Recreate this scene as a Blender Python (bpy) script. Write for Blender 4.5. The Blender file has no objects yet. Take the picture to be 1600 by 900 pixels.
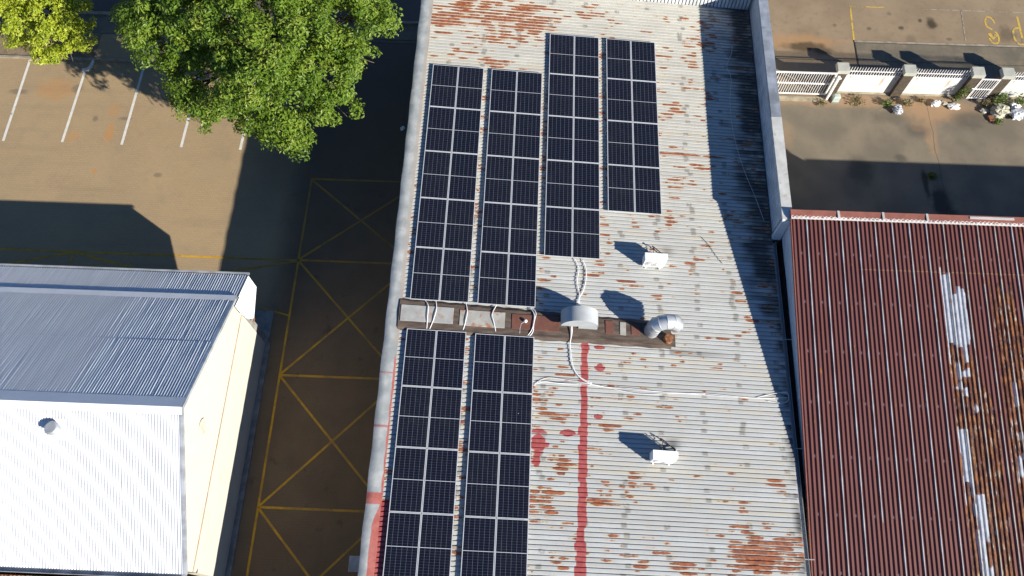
import bpy, math, random
import numpy as np
from mathutils import Vector, Matrix

random.seed(7)
RNG = np.random.default_rng(7)
SC = bpy.context.scene
COL = SC.collection
PI = math.pi
SL = math.radians(4.19)             # fall of the main roof towards +x
ZR = 4.4                            # height of the plane of the solar panels at x = 0
SUN = Vector((1.98, -1.31, 1.0)).normalized()

# ------------------------------------------------------------------ helpers
class MB:
    """collects faces for ONE mesh object"""
    def __init__(s): s.v = []; s.f = []; s.sm = []
    def face(s, pts, smooth=False):
        n = len(s.v); s.v += [tuple(p) for p in pts]
        s.f.append(tuple(range(n, n + len(pts)))); s.sm.append(smooth)
    def box(s, x0, x1, y0, y1, z0, z1, m=None):
        c = [(x0,y0,z0),(x1,y0,z0),(x1,y1,z0),(x0,y1,z0),(x0,y0,z1),(x1,y0,z1),(x1,y1,z1),(x0,y1,z1)]
        s.hexa(c, m)
    def hexa(s, c, m=None):
        if m is not None: c = [m @ Vector(p) for p in c]
        n = len(s.v); s.v += [tuple(p) for p in c]
        for q in ((0,3,2,1),(4,5,6,7),(0,1,5,4),(1,2,6,5),(2,3,7,6),(3,0,4,7)):
            s.f.append(tuple(n + i for i in q)); s.sm.append(False)
    def prism(s, poly, d, smooth=False):
        """poly: list of 3-D points (planar), extruded by vector d"""
        d = Vector(d); a = [Vector(p) for p in poly]; b = [p + d for p in a]; k = len(a)
        n = len(s.v); s.v += [tuple(p) for p in a + b]
        s.f.append(tuple(range(n + k - 1, n - 1, -1))); s.sm.append(False)
        s.f.append(tuple(range(n + k, n + 2 * k))); s.sm.append(False)
        for i in range(k):
            j = (i + 1) % k
            s.f.append((n + i, n + j, n + k + j, n + k + i)); s.sm.append(smooth)
    def tube(s, path, r, n=8, cap=True, smooth=True):
        P = [Vector(p) for p in path]; R = r if isinstance(r, (list, tuple)) else [r] * len(P)
        rings = []; up = None
        for i, p in enumerate(P):
            t = (P[min(i + 1, len(P) - 1)] - P[max(i - 1, 0)]).normalized()
            if up is None: up = Vector((0, 0, 1)) if abs(t.z) < .9 else Vector((1, 0, 0))
            a = t.cross(up); 
            if a.length < 1e-4: a = t.cross(Vector((0, 1, 0)))
            a.normalize(); b = a.cross(t).normalized(); up = b
            base = len(s.v)
            for k in range(n):
                w = 2 * PI * k / n
                s.v.append(tuple(p + (a * math.cos(w) + b * math.sin(w)) * R[i]))
            rings.append(base)
        for A, B in zip(rings, rings[1:]):
            for k in range(n):
                s.f.append((A + k, A + (k + 1) % n, B + (k + 1) % n, B + k)); s.sm.append(smooth)
        if cap:
            s.f.append(tuple(rings[0] + k for k in range(n - 1, -1, -1))); s.sm.append(False)
            s.f.append(tuple(rings[-1] + k for k in range(n))); s.sm.append(False)
    def grid(s, P, smooth=False):
        """P: rows of points"""
        r = len(P); c = len(P[0]); n = len(s.v)
        for row in P: s.v += [tuple(p) for p in row]
        for i in range(r - 1):
            for j in range(c - 1):
                s.f.append((n + i*c + j, n + i*c + j + 1, n + (i+1)*c + j + 1, n + (i+1)*c + j)); s.sm.append(smooth)
    def build(s, name, mat, parent=None, loc=(0,0,0), rot=(0,0,0), fix=True):
        me = bpy.data.meshes.new(name); me.from_pydata(s.v, [], s.f)
        me.polygons.foreach_set('use_smooth', s.sm)
        if fix:
            import bmesh
            bm = bmesh.new(); bm.from_mesh(me); bmesh.ops.recalc_face_normals(bm, faces=bm.faces); bm.to_mesh(me); bm.free()
        me.materials.append(mat); me.update()
        o = bpy.data.objects.new(name, me); COL.objects.link(o)
        o.location = loc; o.rotation_euler = rot
        if parent is not None: o.parent = parent
        return o

def tag(o, label=None, cat=None, group=None, kind=None):
    if label: o['label'] = label
    if cat: o['category'] = cat
    if group: o['group'] = group
    if kind: o['kind'] = kind
    return o

def thing(name, label, cat, loc=(0,0,0), rot=(0,0,0), group=None):
    o = bpy.data.objects.new(name, None); COL.objects.link(o)
    o.empty_display_size = .2
    o.location = loc; o.rotation_euler = rot
    return tag(o, label, cat, group)

def copy_tree(o, parent=None):
    c = o.copy(); COL.objects.link(c); c.parent = parent
    for ch in o.children: copy_tree(ch, c)
    return c

def roof(x, y, h=0.):
    """a point given on the main roof (x down the fall, y along it, h above the sheet crowns) -> world"""
    h -= .12
    return Vector((x*math.cos(SL) + h*math.sin(SL), y, ZR - x*math.sin(SL) + h*math.cos(SL)))

# ------------------------------------------------------------------ materials
class NT:
    def __init__(s, name, rough=.6, metallic=0., spec=.5):
        s.m = bpy.data.materials.new(name); s.m.use_nodes = True
        s.n = s.m.node_tree.nodes; s.l = s.m.node_tree.links
        s.b = s.n['Principled BSDF']; s.out = s.n['Material Output']
        s.b.inputs['Roughness'].default_value = rough; s.b.inputs['Metallic'].default_value = metallic
        s.b.inputs['Specular IOR Level'].default_value = spec
        s._tc = None; s._xyz = None
    def put(s, sock, v):
        if isinstance(v, bpy.types.NodeSocket): s.l.new(v, sock)
        elif isinstance(v, (tuple, list)): sock.default_value = tuple(v) + ((1.,) if len(v) == 3 and sock.type == 'RGBA' else ())
        else: sock.default_value = v
    def obj(s):
        if s._tc is None: s._tc = s.n.new('ShaderNodeTexCoord').outputs['Object']
        return s._tc
    def xyz(s):
        if s._xyz is None:
            k = s.n.new('ShaderNodeSeparateXYZ'); s.put(k.inputs[0], s.obj()); s._xyz = k.outputs
        return s._xyz
    def vec(s, x, y, z):
        k = s.n.new('ShaderNodeCombineXYZ')
        for i, a in enumerate((x, y, z)): s.put(k.inputs[i], a)
        return k.outputs[0]
    def math(s, op, a, b=0., c=0., clamp=False):
        k = s.n.new('ShaderNodeMath'); k.operation = op; k.use_clamp = clamp
        s.put(k.inputs[0], a); s.put(k.inputs[1], b); s.put(k.inputs[2], c); return k.outputs[0]
    def scale(s, f):
        k = s.n.new('ShaderNodeVectorMath'); k.operation = 'MULTIPLY'; s.put(k.inputs[0], s.obj()); k.inputs[1].default_value = f
        return k.outputs[0]
    def noise(s, scale=1., detail=4., vec=None, rough=.55, col=False):
        k = s.n.new('ShaderNodeTexNoise'); k.inputs['Scale'].default_value = scale; k.inputs['Detail'].default_value = detail
        k.inputs['Roughness'].default_value = rough; s.put(k.inputs['Vector'], vec if vec is not None else s.obj())
        return k.outputs['Color' if col else 'Fac']
    def white(s, vec):
        k = s.n.new('ShaderNodeTexWhiteNoise'); k.noise_dimensions = '3D'; s.put(k.inputs['Vector'], vec); return k.outputs['Value']
    def step(s, v, a, b):
        k = s.n.new('ShaderNodeMapRange'); k.interpolation_type = 'SMOOTHSTEP'
        s.put(k.inputs['Value'], v); s.put(k.inputs['From Min'], a); s.put(k.inputs['From Max'], b); return k.outputs['Result']
    def mix(s, f, a, b, mode='MIX'):
        k = s.n.new('ShaderNodeMix'); k.data_type = 'RGBA'; k.blend_type = mode
        s.put(k.inputs['Factor'], f); s.put(k.inputs['A'], a) if False else None
        s.put(k.inputs[6], a); s.put(k.inputs[7], b); return k.outputs[2]
    def attr(s, name):
        k = s.n.new('ShaderNodeAttribute'); k.attribute_name = name; return k.outputs['Fac']
    def spot(s, cx, cy, rx, ry, edge=.35, dist=None):
        X, Y = s.xyz()[0], s.xyz()[1]
        a = s.math('DIVIDE', s.math('SUBTRACT', X, cx), rx); b = s.math('DIVIDE', s.math('SUBTRACT', Y, cy), ry)
        d = s.math('SQRT', s.math('ADD', s.math('MULTIPLY', a, a), s.math('MULTIPLY', b, b)))
        if dist is not None: d = s.math('ADD', d, s.math('MULTIPLY', s.math('SUBTRACT', dist, .5), 1.6))
        return s.math('SUBTRACT', 1., s.step(d, 1 - edge, 1 + edge))
    def band(s, v, lo, hi, e=.01):
        return s.math('MULTIPLY', s.step(v, lo - e, lo + e), s.math('SUBTRACT', 1., s.step(v, hi - e, hi + e)))
    def done(s, col, rough=None, bump=None, bs=.2, bd=.01, metal=None):
        s.put(s.b.inputs['Base Color'], col)
        if rough is not None: s.put(s.b.inputs['Roughness'], rough)
        if metal is not None: s.put(s.b.inputs['Metallic'], metal)
        if bump is not None:
            k = s.n.new('ShaderNodeBump'); k.inputs['Strength'].default_value = bs; k.inputs['Distance'].default_value = bd
            s.put(k.inputs['Height'], bump); s.l.new(k.outputs[0], s.b.inputs['Normal'])
        return s.m

def simple(name, c, rough=.6, metallic=0., var=.25, sc=3., spec=.4):
    t = NT(name, rough, metallic, spec)
    n = t.step(t.noise(sc, 5), .3, .7)
    return t.done(t.mix(n, tuple(x*(1-var) for x in c), tuple(min(1, x*(1+var*.5)) for x in c)))

PITCH = .1715
M = {}
def mat_main_roof():
    t = NT('weathered_roof_sheet', .55, 0, .35); X, Y, Z = t.xyz()
    rib = t.math('FLOOR', t.math('DIVIDE', Y, PITCH))
    cool = t.mix(t.step(Y, -14, 1), (.475,.49,.485), (.53,.515,.45))
    # each rib has weathered a little differently, in long streaks down the fall
    st = t.noise(1., 4, t.vec(t.math('MULTIPLY', X, .55), t.math('MULTIPLY', rib, 3.7), 0.))
    c = t.mix(t.step(st, .3, .72), t.mix(.55, cool, (.36,.355,.33)), cool)
    c = t.mix(t.math('MULTIPLY', t.white(t.vec(rib, 21., 0.)), .28), c, (.35,.35,.335))
    blot = t.step(t.noise(1.1, 6), .48, .72)
    c = t.mix(t.math('MULTIPLY', blot, .22), c, (.36,.34,.30))
    fine = t.noise(9., 5)
    c = t.mix(t.math('MULTIPLY', t.step(fine, .48, .75), .35), c, (.33,.325,.30))
    sp = t.step(t.noise(28., 3), .66, .74)
    c = t.mix(t.math('MULTIPLY', sp, .4), c, (.22,.17,.12))
    tan = t.math('MULTIPLY', t.step(t.white(t.vec(rib, 3., 0.)), .86, .9), t.step(st, .4, .6))
    c = t.mix(t.math('MULTIPLY', tan, .45), c, (.47,.41,.29))
    # grey smudges of old sealant at the fixings, in lines across the ribs
    fx = t.math('SUBTRACT', t.math('MODULO', t.math('ADD', X, 19.90), 1.53), .765)
    jit = t.math('MULTIPLY', t.math('SUBTRACT', t.white(t.vec(rib, 1., t.math('FLOOR', t.math('DIVIDE', t.math('ADD', X, 19.90), 1.53)))), .5), .2)
    on = t.math('GREATER_THAN', t.white(t.vec(rib, 8., t.math('FLOOR', t.math('DIVIDE', t.math('ADD', X, 19.90), 1.53)))), .70)
    sm = t.math('MULTIPLY', t.math('SUBTRACT', 1., t.step(t.math('ABSOLUTE', t.math('ADD', fx, jit)), .06, .15)), on)
    c = t.mix(t.math('MULTIPLY', t.math('MULTIPLY', sm, t.step(t.noise(6., 3), .25, .5)), .85), c, (.235,.225,.20))
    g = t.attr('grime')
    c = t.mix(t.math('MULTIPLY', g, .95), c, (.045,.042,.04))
    r = t.math('ADD', t.attr('rust'), t.math('MULTIPLY', t.math('SUBTRACT', t.noise(14., 5), .5), .7))
    halo = t.step(r, .05, .5); core = t.step(r, .40, .62)
    c = t.mix(t.math('MULTIPLY', halo, .55), c, t.mix(t.noise(3., 3), (.50,.42,.26), (.44,.29,.15)))
    rc = t.mix(t.step(t.noise(7., 5), .35, .65), (.34,.115,.046), (.185,.070,.046))
    c = t.mix(core, c, rc)
    p = t.attr('paint')
    c = t.mix(t.step(t.math('ADD', p, t.math('MULTIPLY', t.math('SUBTRACT', t.noise(9., 4), .5), .5)), .42, .58), c,
              t.mix(t.step(t.noise(5., 4), .3, .7), (.29,.058,.058), (.38,.095,.088)))
    return t.done(c, bump=t.noise(25., 3), bs=.08)

def mat_capping():
    t = NT('galvanised_capping', .42, .25, .5); X, Y, Z = t.xyz()
    n = t.noise(1.7, 5); 
    c = t.mix(t.step(n, .35, .7), (.31,.335,.335), (.47,.48,.465))
    c = t.mix(t.math('MULTIPLY', t.step(t.noise(6., 5), .55, .75), .5), c, (.33,.31,.28))
    # tan sealant along the inner edge at the far end, red paint towards the near end
    wob = t.math('MULTIPLY', t.math('SUBTRACT', t.noise(2.5, 4), .5), .12)
    inner = t.step(t.math('ADD', X, wob), -.46, -.43)
    c = t.mix(t.math('MULTIPLY', t.math('MULTIPLY', inner, t.step(Y, -13.6, -13.2)), .7), c, (.40,.34,.28))
    lim = t.math('ADD', t.math('MULTIPLY', t.step(Y, -19.3, -20.2), -.20), -.375)
    red = t.math('MULTIPLY', t.step(t.math('SUBTRACT', t.math('ADD', X, wob), lim), -.01, .02), t.step(Y, -13.7, -14.0))
    j = t.band(t.math('ADD', Y, t.math('MULTIPLY', wob, .4)), -19.35, -18.95, .03)
    j2 = t.math('MULTIPLY', t.band(Y, -16.6, -16.5, .02), .7); j3 = t.math('MULTIPLY', t.band(Y, -14.53, -14.47, .015), .7)
    red = t.math('MAXIMUM', red, t.math('MAXIMUM', j, t.math('MAXIMUM', j2, j3)))
    c = t.mix(red, c, t.mix(t.step(t.noise(5., 4), .3, .7), (.40,.11,.09), (.47,.17,.14)))
    return t.done(c, bump=t.noise(2.2, 3), bs=.35, bd=.05)

def mat_cells():
    t = NT('solar_cell_glass', .12, 0, .3); X, Y, Z = t.xyz()
    def lines(v, pitch, w):
        m = t.math('PINGPONG', v, pitch/2)
        return t.math('SUBTRACT', 1., t.step(m, w*.5, w*.5 + .0015))
    px = 1.084/6; py = (1.12)/12
    vx = lines(t.math('ADD', X, px*6), px, .0050)
    yy = t.math('SUBTRACT', t.math('ABSOLUTE', Y), .009)
    vy = lines(yy, py - .0007, .0032)
    mid = t.math('LESS_THAN', t.math('ABSOLUTE', Y), .0085)
    bb = lines(t.math('ADD', X, px*6), px/10, .0007)
    r = t.white(t.vec(t.math('FLOOR', t.math('DIVIDE', X, px)), t.math('FLOOR', t.math('DIVIDE', Y, py)), 0.))
    oi = t.n.new('ShaderNodeObjectInfo').outputs['Random']
    cell = t.mix(t.math('MULTIPLY', r, .6), (.0036,.0048,.0125), (.0052,.0066,.0165))
    cell = t.mix(oi, cell, t.mix(.5, cell, (.007,.008,.014)))
    c = t.mix(t.math('MULTIPLY', bb, .04), cell, (.30,.32,.36))
    c = t.mix(t.math('MULTIPLY', vy, .27), c, (.26,.29,.36))
    c = t.mix(t.math('MULTIPLY', vx, .40), c, (.36,.39,.46))
    c = t.mix(mid, c, (.50,.52,.56))
    dust = t.step(t.noise(2.3, 5), .45, .8)
    rim = t.math('MULTIPLY', t.step(X, .42, .545), t.step(t.noise(4., 5), .3, .7))
    c = t.mix(t.math('ADD', t.math('MULTIPLY', dust, t.math('MULTIPLY', oi, .03)), t.math('MULTIPLY', rim, t.math('MULTIPLY', oi, .07))), c, (.35,.3,.25))
    vv = t.n.new('ShaderNodeTexVoronoi'); vv.inputs['Scale'].default_value = 1.1; t.put(vv.inputs['Vector'], t.vec(t.math('ADD', X, t.math('MULTIPLY', oi, 91.)), Y, 0.))
    c = t.mix(t.math('MULTIPLY', t.math('SUBTRACT', 1., t.step(vv.outputs['Distance'], .012, .022)), .7), c, (.5,.5,.47))
    return t.done(c, rough=t.math('ADD', .1, t.math('MULTIPLY', dust, .12)))

def mat_band():
    t = NT('brown_bitumen_membrane', .85, 0, .2)
    s = t.noise(1., 5, t.scale((1.2, 7., 1.)))
    c = t.mix(t.step(s, .3, .7), (.060,.044,.036), (.135,.103,.082))
    c = t.mix(t.math('MULTIPLY', t.step(t.noise(4., 5), .5, .8), .5), c, (.06,.05,.045))
    return t.done(c, bump=t.noise(8., 4), bs=.4, bd=.02)

def mat_patch(name, base, rusty):
    t = NT(name, .6, .1, .4)
    c = t.mix(t.step(t.noise(2.4, 5), .35, .7), tuple(x*.8 for x in base), base)
    r = t.step(t.noise(3.1, 5), .60 if rusty < .5 else .52, .68)
    c = t.mix(t.math('MULTIPLY', r, rusty), c, (.34,.13,.06))
    return t.done(c)

def mat_red_roof():
    t = NT('oxide_red_roof_sheet', .5, 0, .4); X, Y, Z = t.xyz()
    rib = t.math('FLOOR', t.math('DIVIDE', X, PITCH))
    k = t.white(t.vec(rib, 2., 0.))
    c = t.mix(t.math('MULTIPLY', k, .8), (.175,.066,.052), (.160,.066,.060))
    c = t.mix(t.math('MULTIPLY', t.step(t.noise(1., 5, t.scale((6., .4, 1.))), .4, .75), .6), c, (.20,.075,.058))
    c = t.mix(t.math('MULTIPLY', t.step(t.noise(.45, 6), .45, .7), .35), c, (.12,.042,.035))
    c = t.mix(t.math('MULTIPLY', t.step(t.noise(12., 4), .55, .8), .25), c, (.13,.045,.04))
    nz = t.math('MULTIPLY', t.math('SUBTRACT', t.noise(1., 6, t.scale((9., 2.2, 2.)), .65), .5), 1.1)
    r = t.math('ADD', t.attr('rust'), nz)
    rc = t.mix(t.step(t.noise(1., 6, t.scale((10., 2.6, 2.)), .65), .42, .62), (.10,.036,.024), (.29,.12,.045)); rc = t.mix(t.step(t.noise(1., 6, t.scale((8., 1.7, 1.)), .65), .57, .66), rc, (.43,.38,.30))
    c = t.mix(t.step(r, .4, .6), c, rc)
    s = t.math('ADD', t.attr('bare'), t.math('MULTIPLY', nz, .8))
    c = t.mix(t.step(s, .42, .58), c, t.mix(t.step(t.noise(4., 5), .3, .7), (.40,.42,.46), (.56,.57,.60)))
    # pale fixing washers in rows
    U = t.math('MODULO', t.math('SUBTRACT', X, 15.14), PITCH*4)
    for yy in (-8.87, -10.87, -12.83, -14.79, -16.8, -18.88, -20.88):
        d1 = t.math('ABSOLUTE', t.math('SUBTRACT', U, .40)); d2 = t.math('MULTIPLY', t.math('ABSOLUTE', t.math('SUBTRACT', Y, yy)), .6)
        d = t.math('MAXIMUM', d1, d2)
        c = t.mix(t.math('SUBTRACT', .85, t.math('MULTIPLY', t.step(d, .024, .038), .85)), c, (.62,.54,.54))
    lap = t.math('MULTIPLY', t.band(t.math('ADD', Y, t.math('MULTIPLY', nz, .03)), -9.50, -9.46, .01), t.step(X, 17.6, 18.))
    c = t.mix(t.math('MULTIPLY', lap, .5), c, (.42,.26,.11))
    return t.done(c)

def mat_white_roof():
    t = NT('white_corrugated_sheet', .45, 0, .4); X, Y, Z = t.xyz()
    n = t.noise(1., 5, t.scale((9., .35, .35)))
    c = t.mix(t.step(n, .3, .7), (.575,.59,.61), (.645,.66,.675))
    lap = t.math('MULTIPLY', t.band(t.math('ADD', Y, t.math('MULTIPLY', t.noise(3., 2), .04)), -14.03, -13.99, .008), t.math('MULTIPLY', t.step(t.noise(1.4, 3), .45, .6), .35))
    c = t.mix(lap, c, (.25,.28,.33))
    sp = t.step(t.noise(5., 6), .70, .76)
    c = t.mix(t.math('MULTIPLY', sp, .35), c, (.42,.40,.36))
    return t.done(c)

def mat_wall_cream():
    t = NT('cream_plaster', .8, 0, .2); X, Y, Z = t.xyz()
    up = t.step(Z, 3.46, 3.50)
    c = t.mix(up, (.50,.472,.395), (.495,.47,.395))
    dirt = t.math('MULTIPLY', t.step(t.noise(1.3, 6, t.scale((1., 1., .4))), .45, .8), .22)
    c = t.mix(dirt, c, (.40,.34,.26))
    low = t.math('MULTIPLY', t.math('SUBTRACT', 1., t.step(t.math('ADD', Z, t.math('MULTIPLY', t.noise(2., 4), .5)), .3, .9)), .5)
    c = t.mix(low, c, (.36,.30,.24))
    return t.done(c, bump=t.noise(30., 3), bs=.1)

def mat_pavers():
    t = NT('concrete_block_paving', .85, 0, .25); X, Y, Z = t.xyz()
    b = t.n.new('ShaderNodeTexBrick'); b.offset = .5
    t.put(b.inputs['Vector'], t.obj())
    b.inputs['Scale'].default_value = 1.; b.inputs['Brick Width'].default_value = .21; b.inputs['Row Height'].default_value = .105
    b.inputs['Mortar Size'].default_value = .008; b.inputs['Mortar Smooth'].default_value = .3
    b.inputs['Color1'].default_value = (.36,.258,.142,1); b.inputs['Color2'].default_value = (.33,.238,.134,1); b.inputs['Mortar'].default_value = (.25,.188,.118,1)
    c = b.outputs['Color']
    big = t.step(t.noise(.35, 6), .35, .7)
    c = t.mix(t.math('MULTIPLY', big, .45), c, (.39,.283,.156))
    c = t.mix(t.math('MULTIPLY', t.step(t.noise(.22, 5), .42, .7), .3), c, (.25,.195,.13))
    trk = t.noise(1., 5, t.scale((.12, 1.4, 1.)))
    c = t.mix(t.math('MULTIPLY', t.step(trk, .52, .7), .22), c, (.20,.155,.105))
    c = t.mix(t.math('MULTIPLY', t.step(t.noise(1.1, 6), .5, .8), .30), c, (.20,.16,.115))
    gn = t.noise(13., 4, None, .7)
    c = t.mix(t.math('MULTIPLY', t.step(gn, .45, .7), .28), c, (.19,.145,.095))
    # lane between the buildings: shade put into its colour, with dust and oil patches
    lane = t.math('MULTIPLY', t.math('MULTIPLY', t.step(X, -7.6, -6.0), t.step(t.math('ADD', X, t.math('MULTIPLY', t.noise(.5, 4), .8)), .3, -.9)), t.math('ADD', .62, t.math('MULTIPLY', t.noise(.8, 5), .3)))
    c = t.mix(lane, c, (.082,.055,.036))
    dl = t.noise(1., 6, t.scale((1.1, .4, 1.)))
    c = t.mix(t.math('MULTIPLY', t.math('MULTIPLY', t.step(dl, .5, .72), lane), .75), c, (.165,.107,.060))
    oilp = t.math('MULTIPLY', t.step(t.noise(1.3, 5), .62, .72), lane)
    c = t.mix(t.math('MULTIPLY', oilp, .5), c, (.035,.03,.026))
    c = t.mix(t.math('MULTIPLY', t.math('MULTIPLY', t.step(Y, -9., 2.), t.step(X, -9.5, -7.5)), .6), c, (.085,.08,.078))  # far end of the yard darkened further for the warehouse's shade
    d = t.noise(2.5, 5)
    for cx, cy, rx, ry, k in ((-16.4,-1.3,.2,.55,.55), (-16.5,.05,.3,.35,.3), (-16.58,-3.54,.1,.13,.7), (-19.8,1.2,.9,.6,.35), (-18.2,-1.6,.35,.3,.3)):
        c = t.mix(t.math('MULTIPLY', t.spot(cx, cy, rx, ry, .5, d), k), c, (.44,.20,.055))
    for cx, cy, rx, ry in ((-18.7,1.3,.25,.25), (-17.3,-.5,.12,.15), (-21.6,1.0,.5,.15), (-15.8,-.4,.3,.1), (-13.5,-3.6,.2,.12)):
        c = t.mix(t.math('MULTIPLY', t.spot(cx, cy, rx, ry, .5, d), .5), c, (.10,.085,.07))
    return t.done(c, bump=t.noise(20., 4), bs=.2)

def mat_yard():
    t = NT('worn_concrete_yard', .85, 0, .25); X, Y, Z = t.xyz()
    c = t.mix(t.step(t.noise(.55, 7), .35, .68), (.155,.132,.098), (.225,.185,.13))
    c = t.mix(t.math('MULTIPLY', t.step(t.noise(2.2, 6), .5, .8), .5), c, (.12,.11,.09))
    d = t.noise(1.6, 5)
    for cx, cy, rx, ry, k in ((24.6,1.75,1.5,.8,.85), (24.3,.2,.28,1.2,.6), (20.5,2.1,4.,.35,.7), (26.,1.9,1.2,.4,.5), (23.8,.7,.4,.3,.5), (17.,-.1,.5,.7,.35)):
        c = t.mix(t.math('MULTIPLY', t.spot(cx, cy, rx, ry, .5, d), k), c, (.34,.215,.12))
    for cx, cy, rx, ry, k in ((24.2,-3.7,.4,.9,.9), (24.6,-4.7,.5,.6,.9), (23.6,-2.7,.14,.8,.8), (22.3,1.2,.8,.4,.35), (23.7,.4,.6,.4,.35), (26.4,1.2,.9,.5,.4), (20.6,-2.0,.6,.7,.5), (22.6,-1.2,.3,.2,.5)):
        c = t.mix(t.math('MULTIPLY', t.spot(cx, cy, rx, ry, .5, d), k), c, (.035,.034,.032))
    w = t.math('MULTIPLY', t.math('SUBTRACT', t.noise(.9, 3), .5), .25)
    j = t.math('MULTIPLY', t.band(t.math('ADD', X, w), 24.40, 24.43, .01), .75)
    c = t.mix(j, c, (.07,.06,.045))
    return t.done(c, bump=t.noise(15., 5), bs=.25)

def mat_street():
    t = NT('dusty_street_asphalt', .9, 0, .2); X, Y, Z = t.xyz()
    c = t.mix(t.step(t.noise(.5, 7), .3, .7), (.235,.172,.108), (.295,.22,.14))
    c = t.mix(t.math('MULTIPLY', t.step(t.noise(3., 6), .5, .75), .4), c, (.165,.13,.095))
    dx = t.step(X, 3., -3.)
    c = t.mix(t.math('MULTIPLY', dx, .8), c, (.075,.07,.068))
    d = t.noise(1.7, 5)
    for cx, cy, rx, ry, k in ((18.5,5.8,1.6,.5,.6), (24.,5.95,3.5,.12,.6), (23.,10.2,.3,.3,.5)):
        c = t.mix(t.math('MULTIPLY', t.spot(cx, cy, rx, ry, .5, d), k), c, (.40,.225,.10))
    for cx, cy, rx, ry, k in ((25.55,7.3,.26,.36,.9), (25.0,7.5,.1,.12,.8), (29.4,6.7,.45,.5,.5), (18.6,5.5,.9,.3,.8), (19.6,5.2,.5,.25,.7), (24.3,6.2,.3,.3,.3), (22.2,6.85,.12,.1,.6), (23.9,6.95,.15,.12,.8), (20.4,7.,.1,.1,.5), (26.3,6.3,.15,.1,.5), (23.4,7.9,.15,.12,.4)):
        c = t.mix(t.math('MULTIPLY', t.spot(cx, cy, rx, ry, .5, d), k), c, (.045,.036,.022) if ry > .2 else (.06,.05,.04))
    return t.done(c, bump=t.noise(22., 5), bs=.2)

def mat_sidewalk():
    t = NT('grey_sidewalk_paving', .88, 0, .2); X, Y, Z = t.xyz()
    c = t.mix(t.step(t.noise(.9, 7), .35, .68), (.135,.118,.088), (.19,.16,.115))
    ax = t.math('PINGPONG', X, .3); ay = t.math('PINGPONG', Y, .3)
    g = t.math('SUBTRACT', 1., t.step(t.math('MINIMUM', ax, ay), .006, .012))
    c = t.mix(t.math('MULTIPLY', g, .3), c, (.06,.055,.045))
    c = t.mix(t.math('MULTIPLY', t.step(t.noise(2., 5), .5, .75), .45), c, (.26,.19,.115))
    return t.done(c, bump=t.noise(20., 4), bs=.2)

def mat_paint(name, col, under, worn, rough=.7):
    t = NT(name, rough, 0, .25)
    w = t.step(t.math('ADD', t.noise(3.5, 7), t.math('MULTIPLY', t.noise(.45, 3), .5)), worn, worn + .12)
    c = t.mix(t.step(t.noise(6., 4), .3, .7), tuple(x*.82 for x in col), col)
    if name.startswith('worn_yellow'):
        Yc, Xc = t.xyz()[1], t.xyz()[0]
        c = t.mix(t.math('MULTIPLY', t.math('MULTIPLY', t.step(Yc, -13.5, -6.), t.step(Xc, -9.8, -8.6)), .45), c, under)  # dims the far lines for the warehouse's shade, on top of the wear
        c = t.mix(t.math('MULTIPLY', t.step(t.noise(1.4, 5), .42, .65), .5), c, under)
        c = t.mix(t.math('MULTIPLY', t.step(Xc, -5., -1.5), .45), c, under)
    return t.done(t.mix(w, c, under))

def mat_leaf(name, a, b, c3, trans):
    t = NT(name, .45, 0, .35)
    k = t.attr('tint')
    c = t.mix(t.step(k, 0., .55), a, b); c = t.mix(t.step(k, .6, 1.), c, c3)
    t.put(t.b.inputs['Base Color'], c)
    tr = t.n.new('ShaderNodeBsdfTranslucent'); t.put(tr.inputs['Color'], t.mix(.5, c, tuple(min(1, x*1.6) for x in c3)))
    ms = t.n.new('ShaderNodeMixShader'); ms.inputs[0].default_value = trans
    t.l.new(t.b.outputs[0], ms.inputs[1]); t.l.new(tr.outputs[0], ms.inputs[2]); t.l.new(ms.outputs[0], t.out.inputs['Surface'])
    return t.m

def mat_fence_sheet():
    t = NT('white_fence_sheet', .5, 0, .4); X, Y, Z = t.xyz()
    c = t.mix(t.step(t.noise(1.2, 5), .3, .7), (.60,.62,.61), (.70,.71,.69))
    run = t.noise(1., 4, t.scale((2.6, 1., .35)))
    m = t.math('MULTIPLY', t.step(run, .60, .74), t.step(t.math('ADD', Z, t.math('MULTIPLY', run, .9)), .9, 1.9))
    c = t.mix(t.math('MULTIPLY', m, .85), c, (.46,.22,.07))
    top = t.math('MULTIPLY', t.step(Z, 1.22, 1.36), t.step(t.noise(3., 4), .42, .6))
    c = t.mix(t.math('MULTIPLY', top, .6), c, (.50,.30,.17))
    return t.done(c)

def mat_fence_bar():
    t = NT('white_painted_steel', .5, 0, .4)
    c = t.mix(t.step(t.noise(2.2, 6), .58, .72), (.76,.74,.72), (.50,.29,.19))
    return t.done(c)

M['roof'] = mat_main_roof(); M['cap'] = mat_capping(); M['cells'] = mat_cells(); M['band'] = mat_band()
M['alu'] = simple('aluminium_frame', (.68,.70,.72), .35, .3, .1)
M['patch_grey'] = mat_patch('pale_grey_sheet', (.40,.40,.38), .5)
M['patch_red'] = mat_patch('red_brown_sheet', (.17,.072,.052), .3)
M['patch_rust'] = mat_patch('rust_spotted_sheet', (.41,.40,.36), .95)
M['duct'] = simple('galvanised_duct', (.46,.48,.50), .42, .4, .3, 2.)
M['cowl'] = simple('pale_painted_cowl', (.40,.42,.43), .5, .1, .1, 2.)
M['dark'] = simple('dark_opening', (.02,.02,.02), .9)
M['rust'] = simple('rusty_steel', (.24,.10,.045), .9, 0, .5, 8.)
M['redroof'] = mat_red_roof(); M['whiteroof'] = mat_white_roof(); M['cream'] = mat_wall_cream()
M['clad'] = simple('pale_wall_cladding', (.60,.62,.63), .5, 0, .2, 1.5)
M['whiteclad'] = simple('white_wall_cladding', (.66,.67,.68), .5, 0, .06, 1.5)
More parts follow.
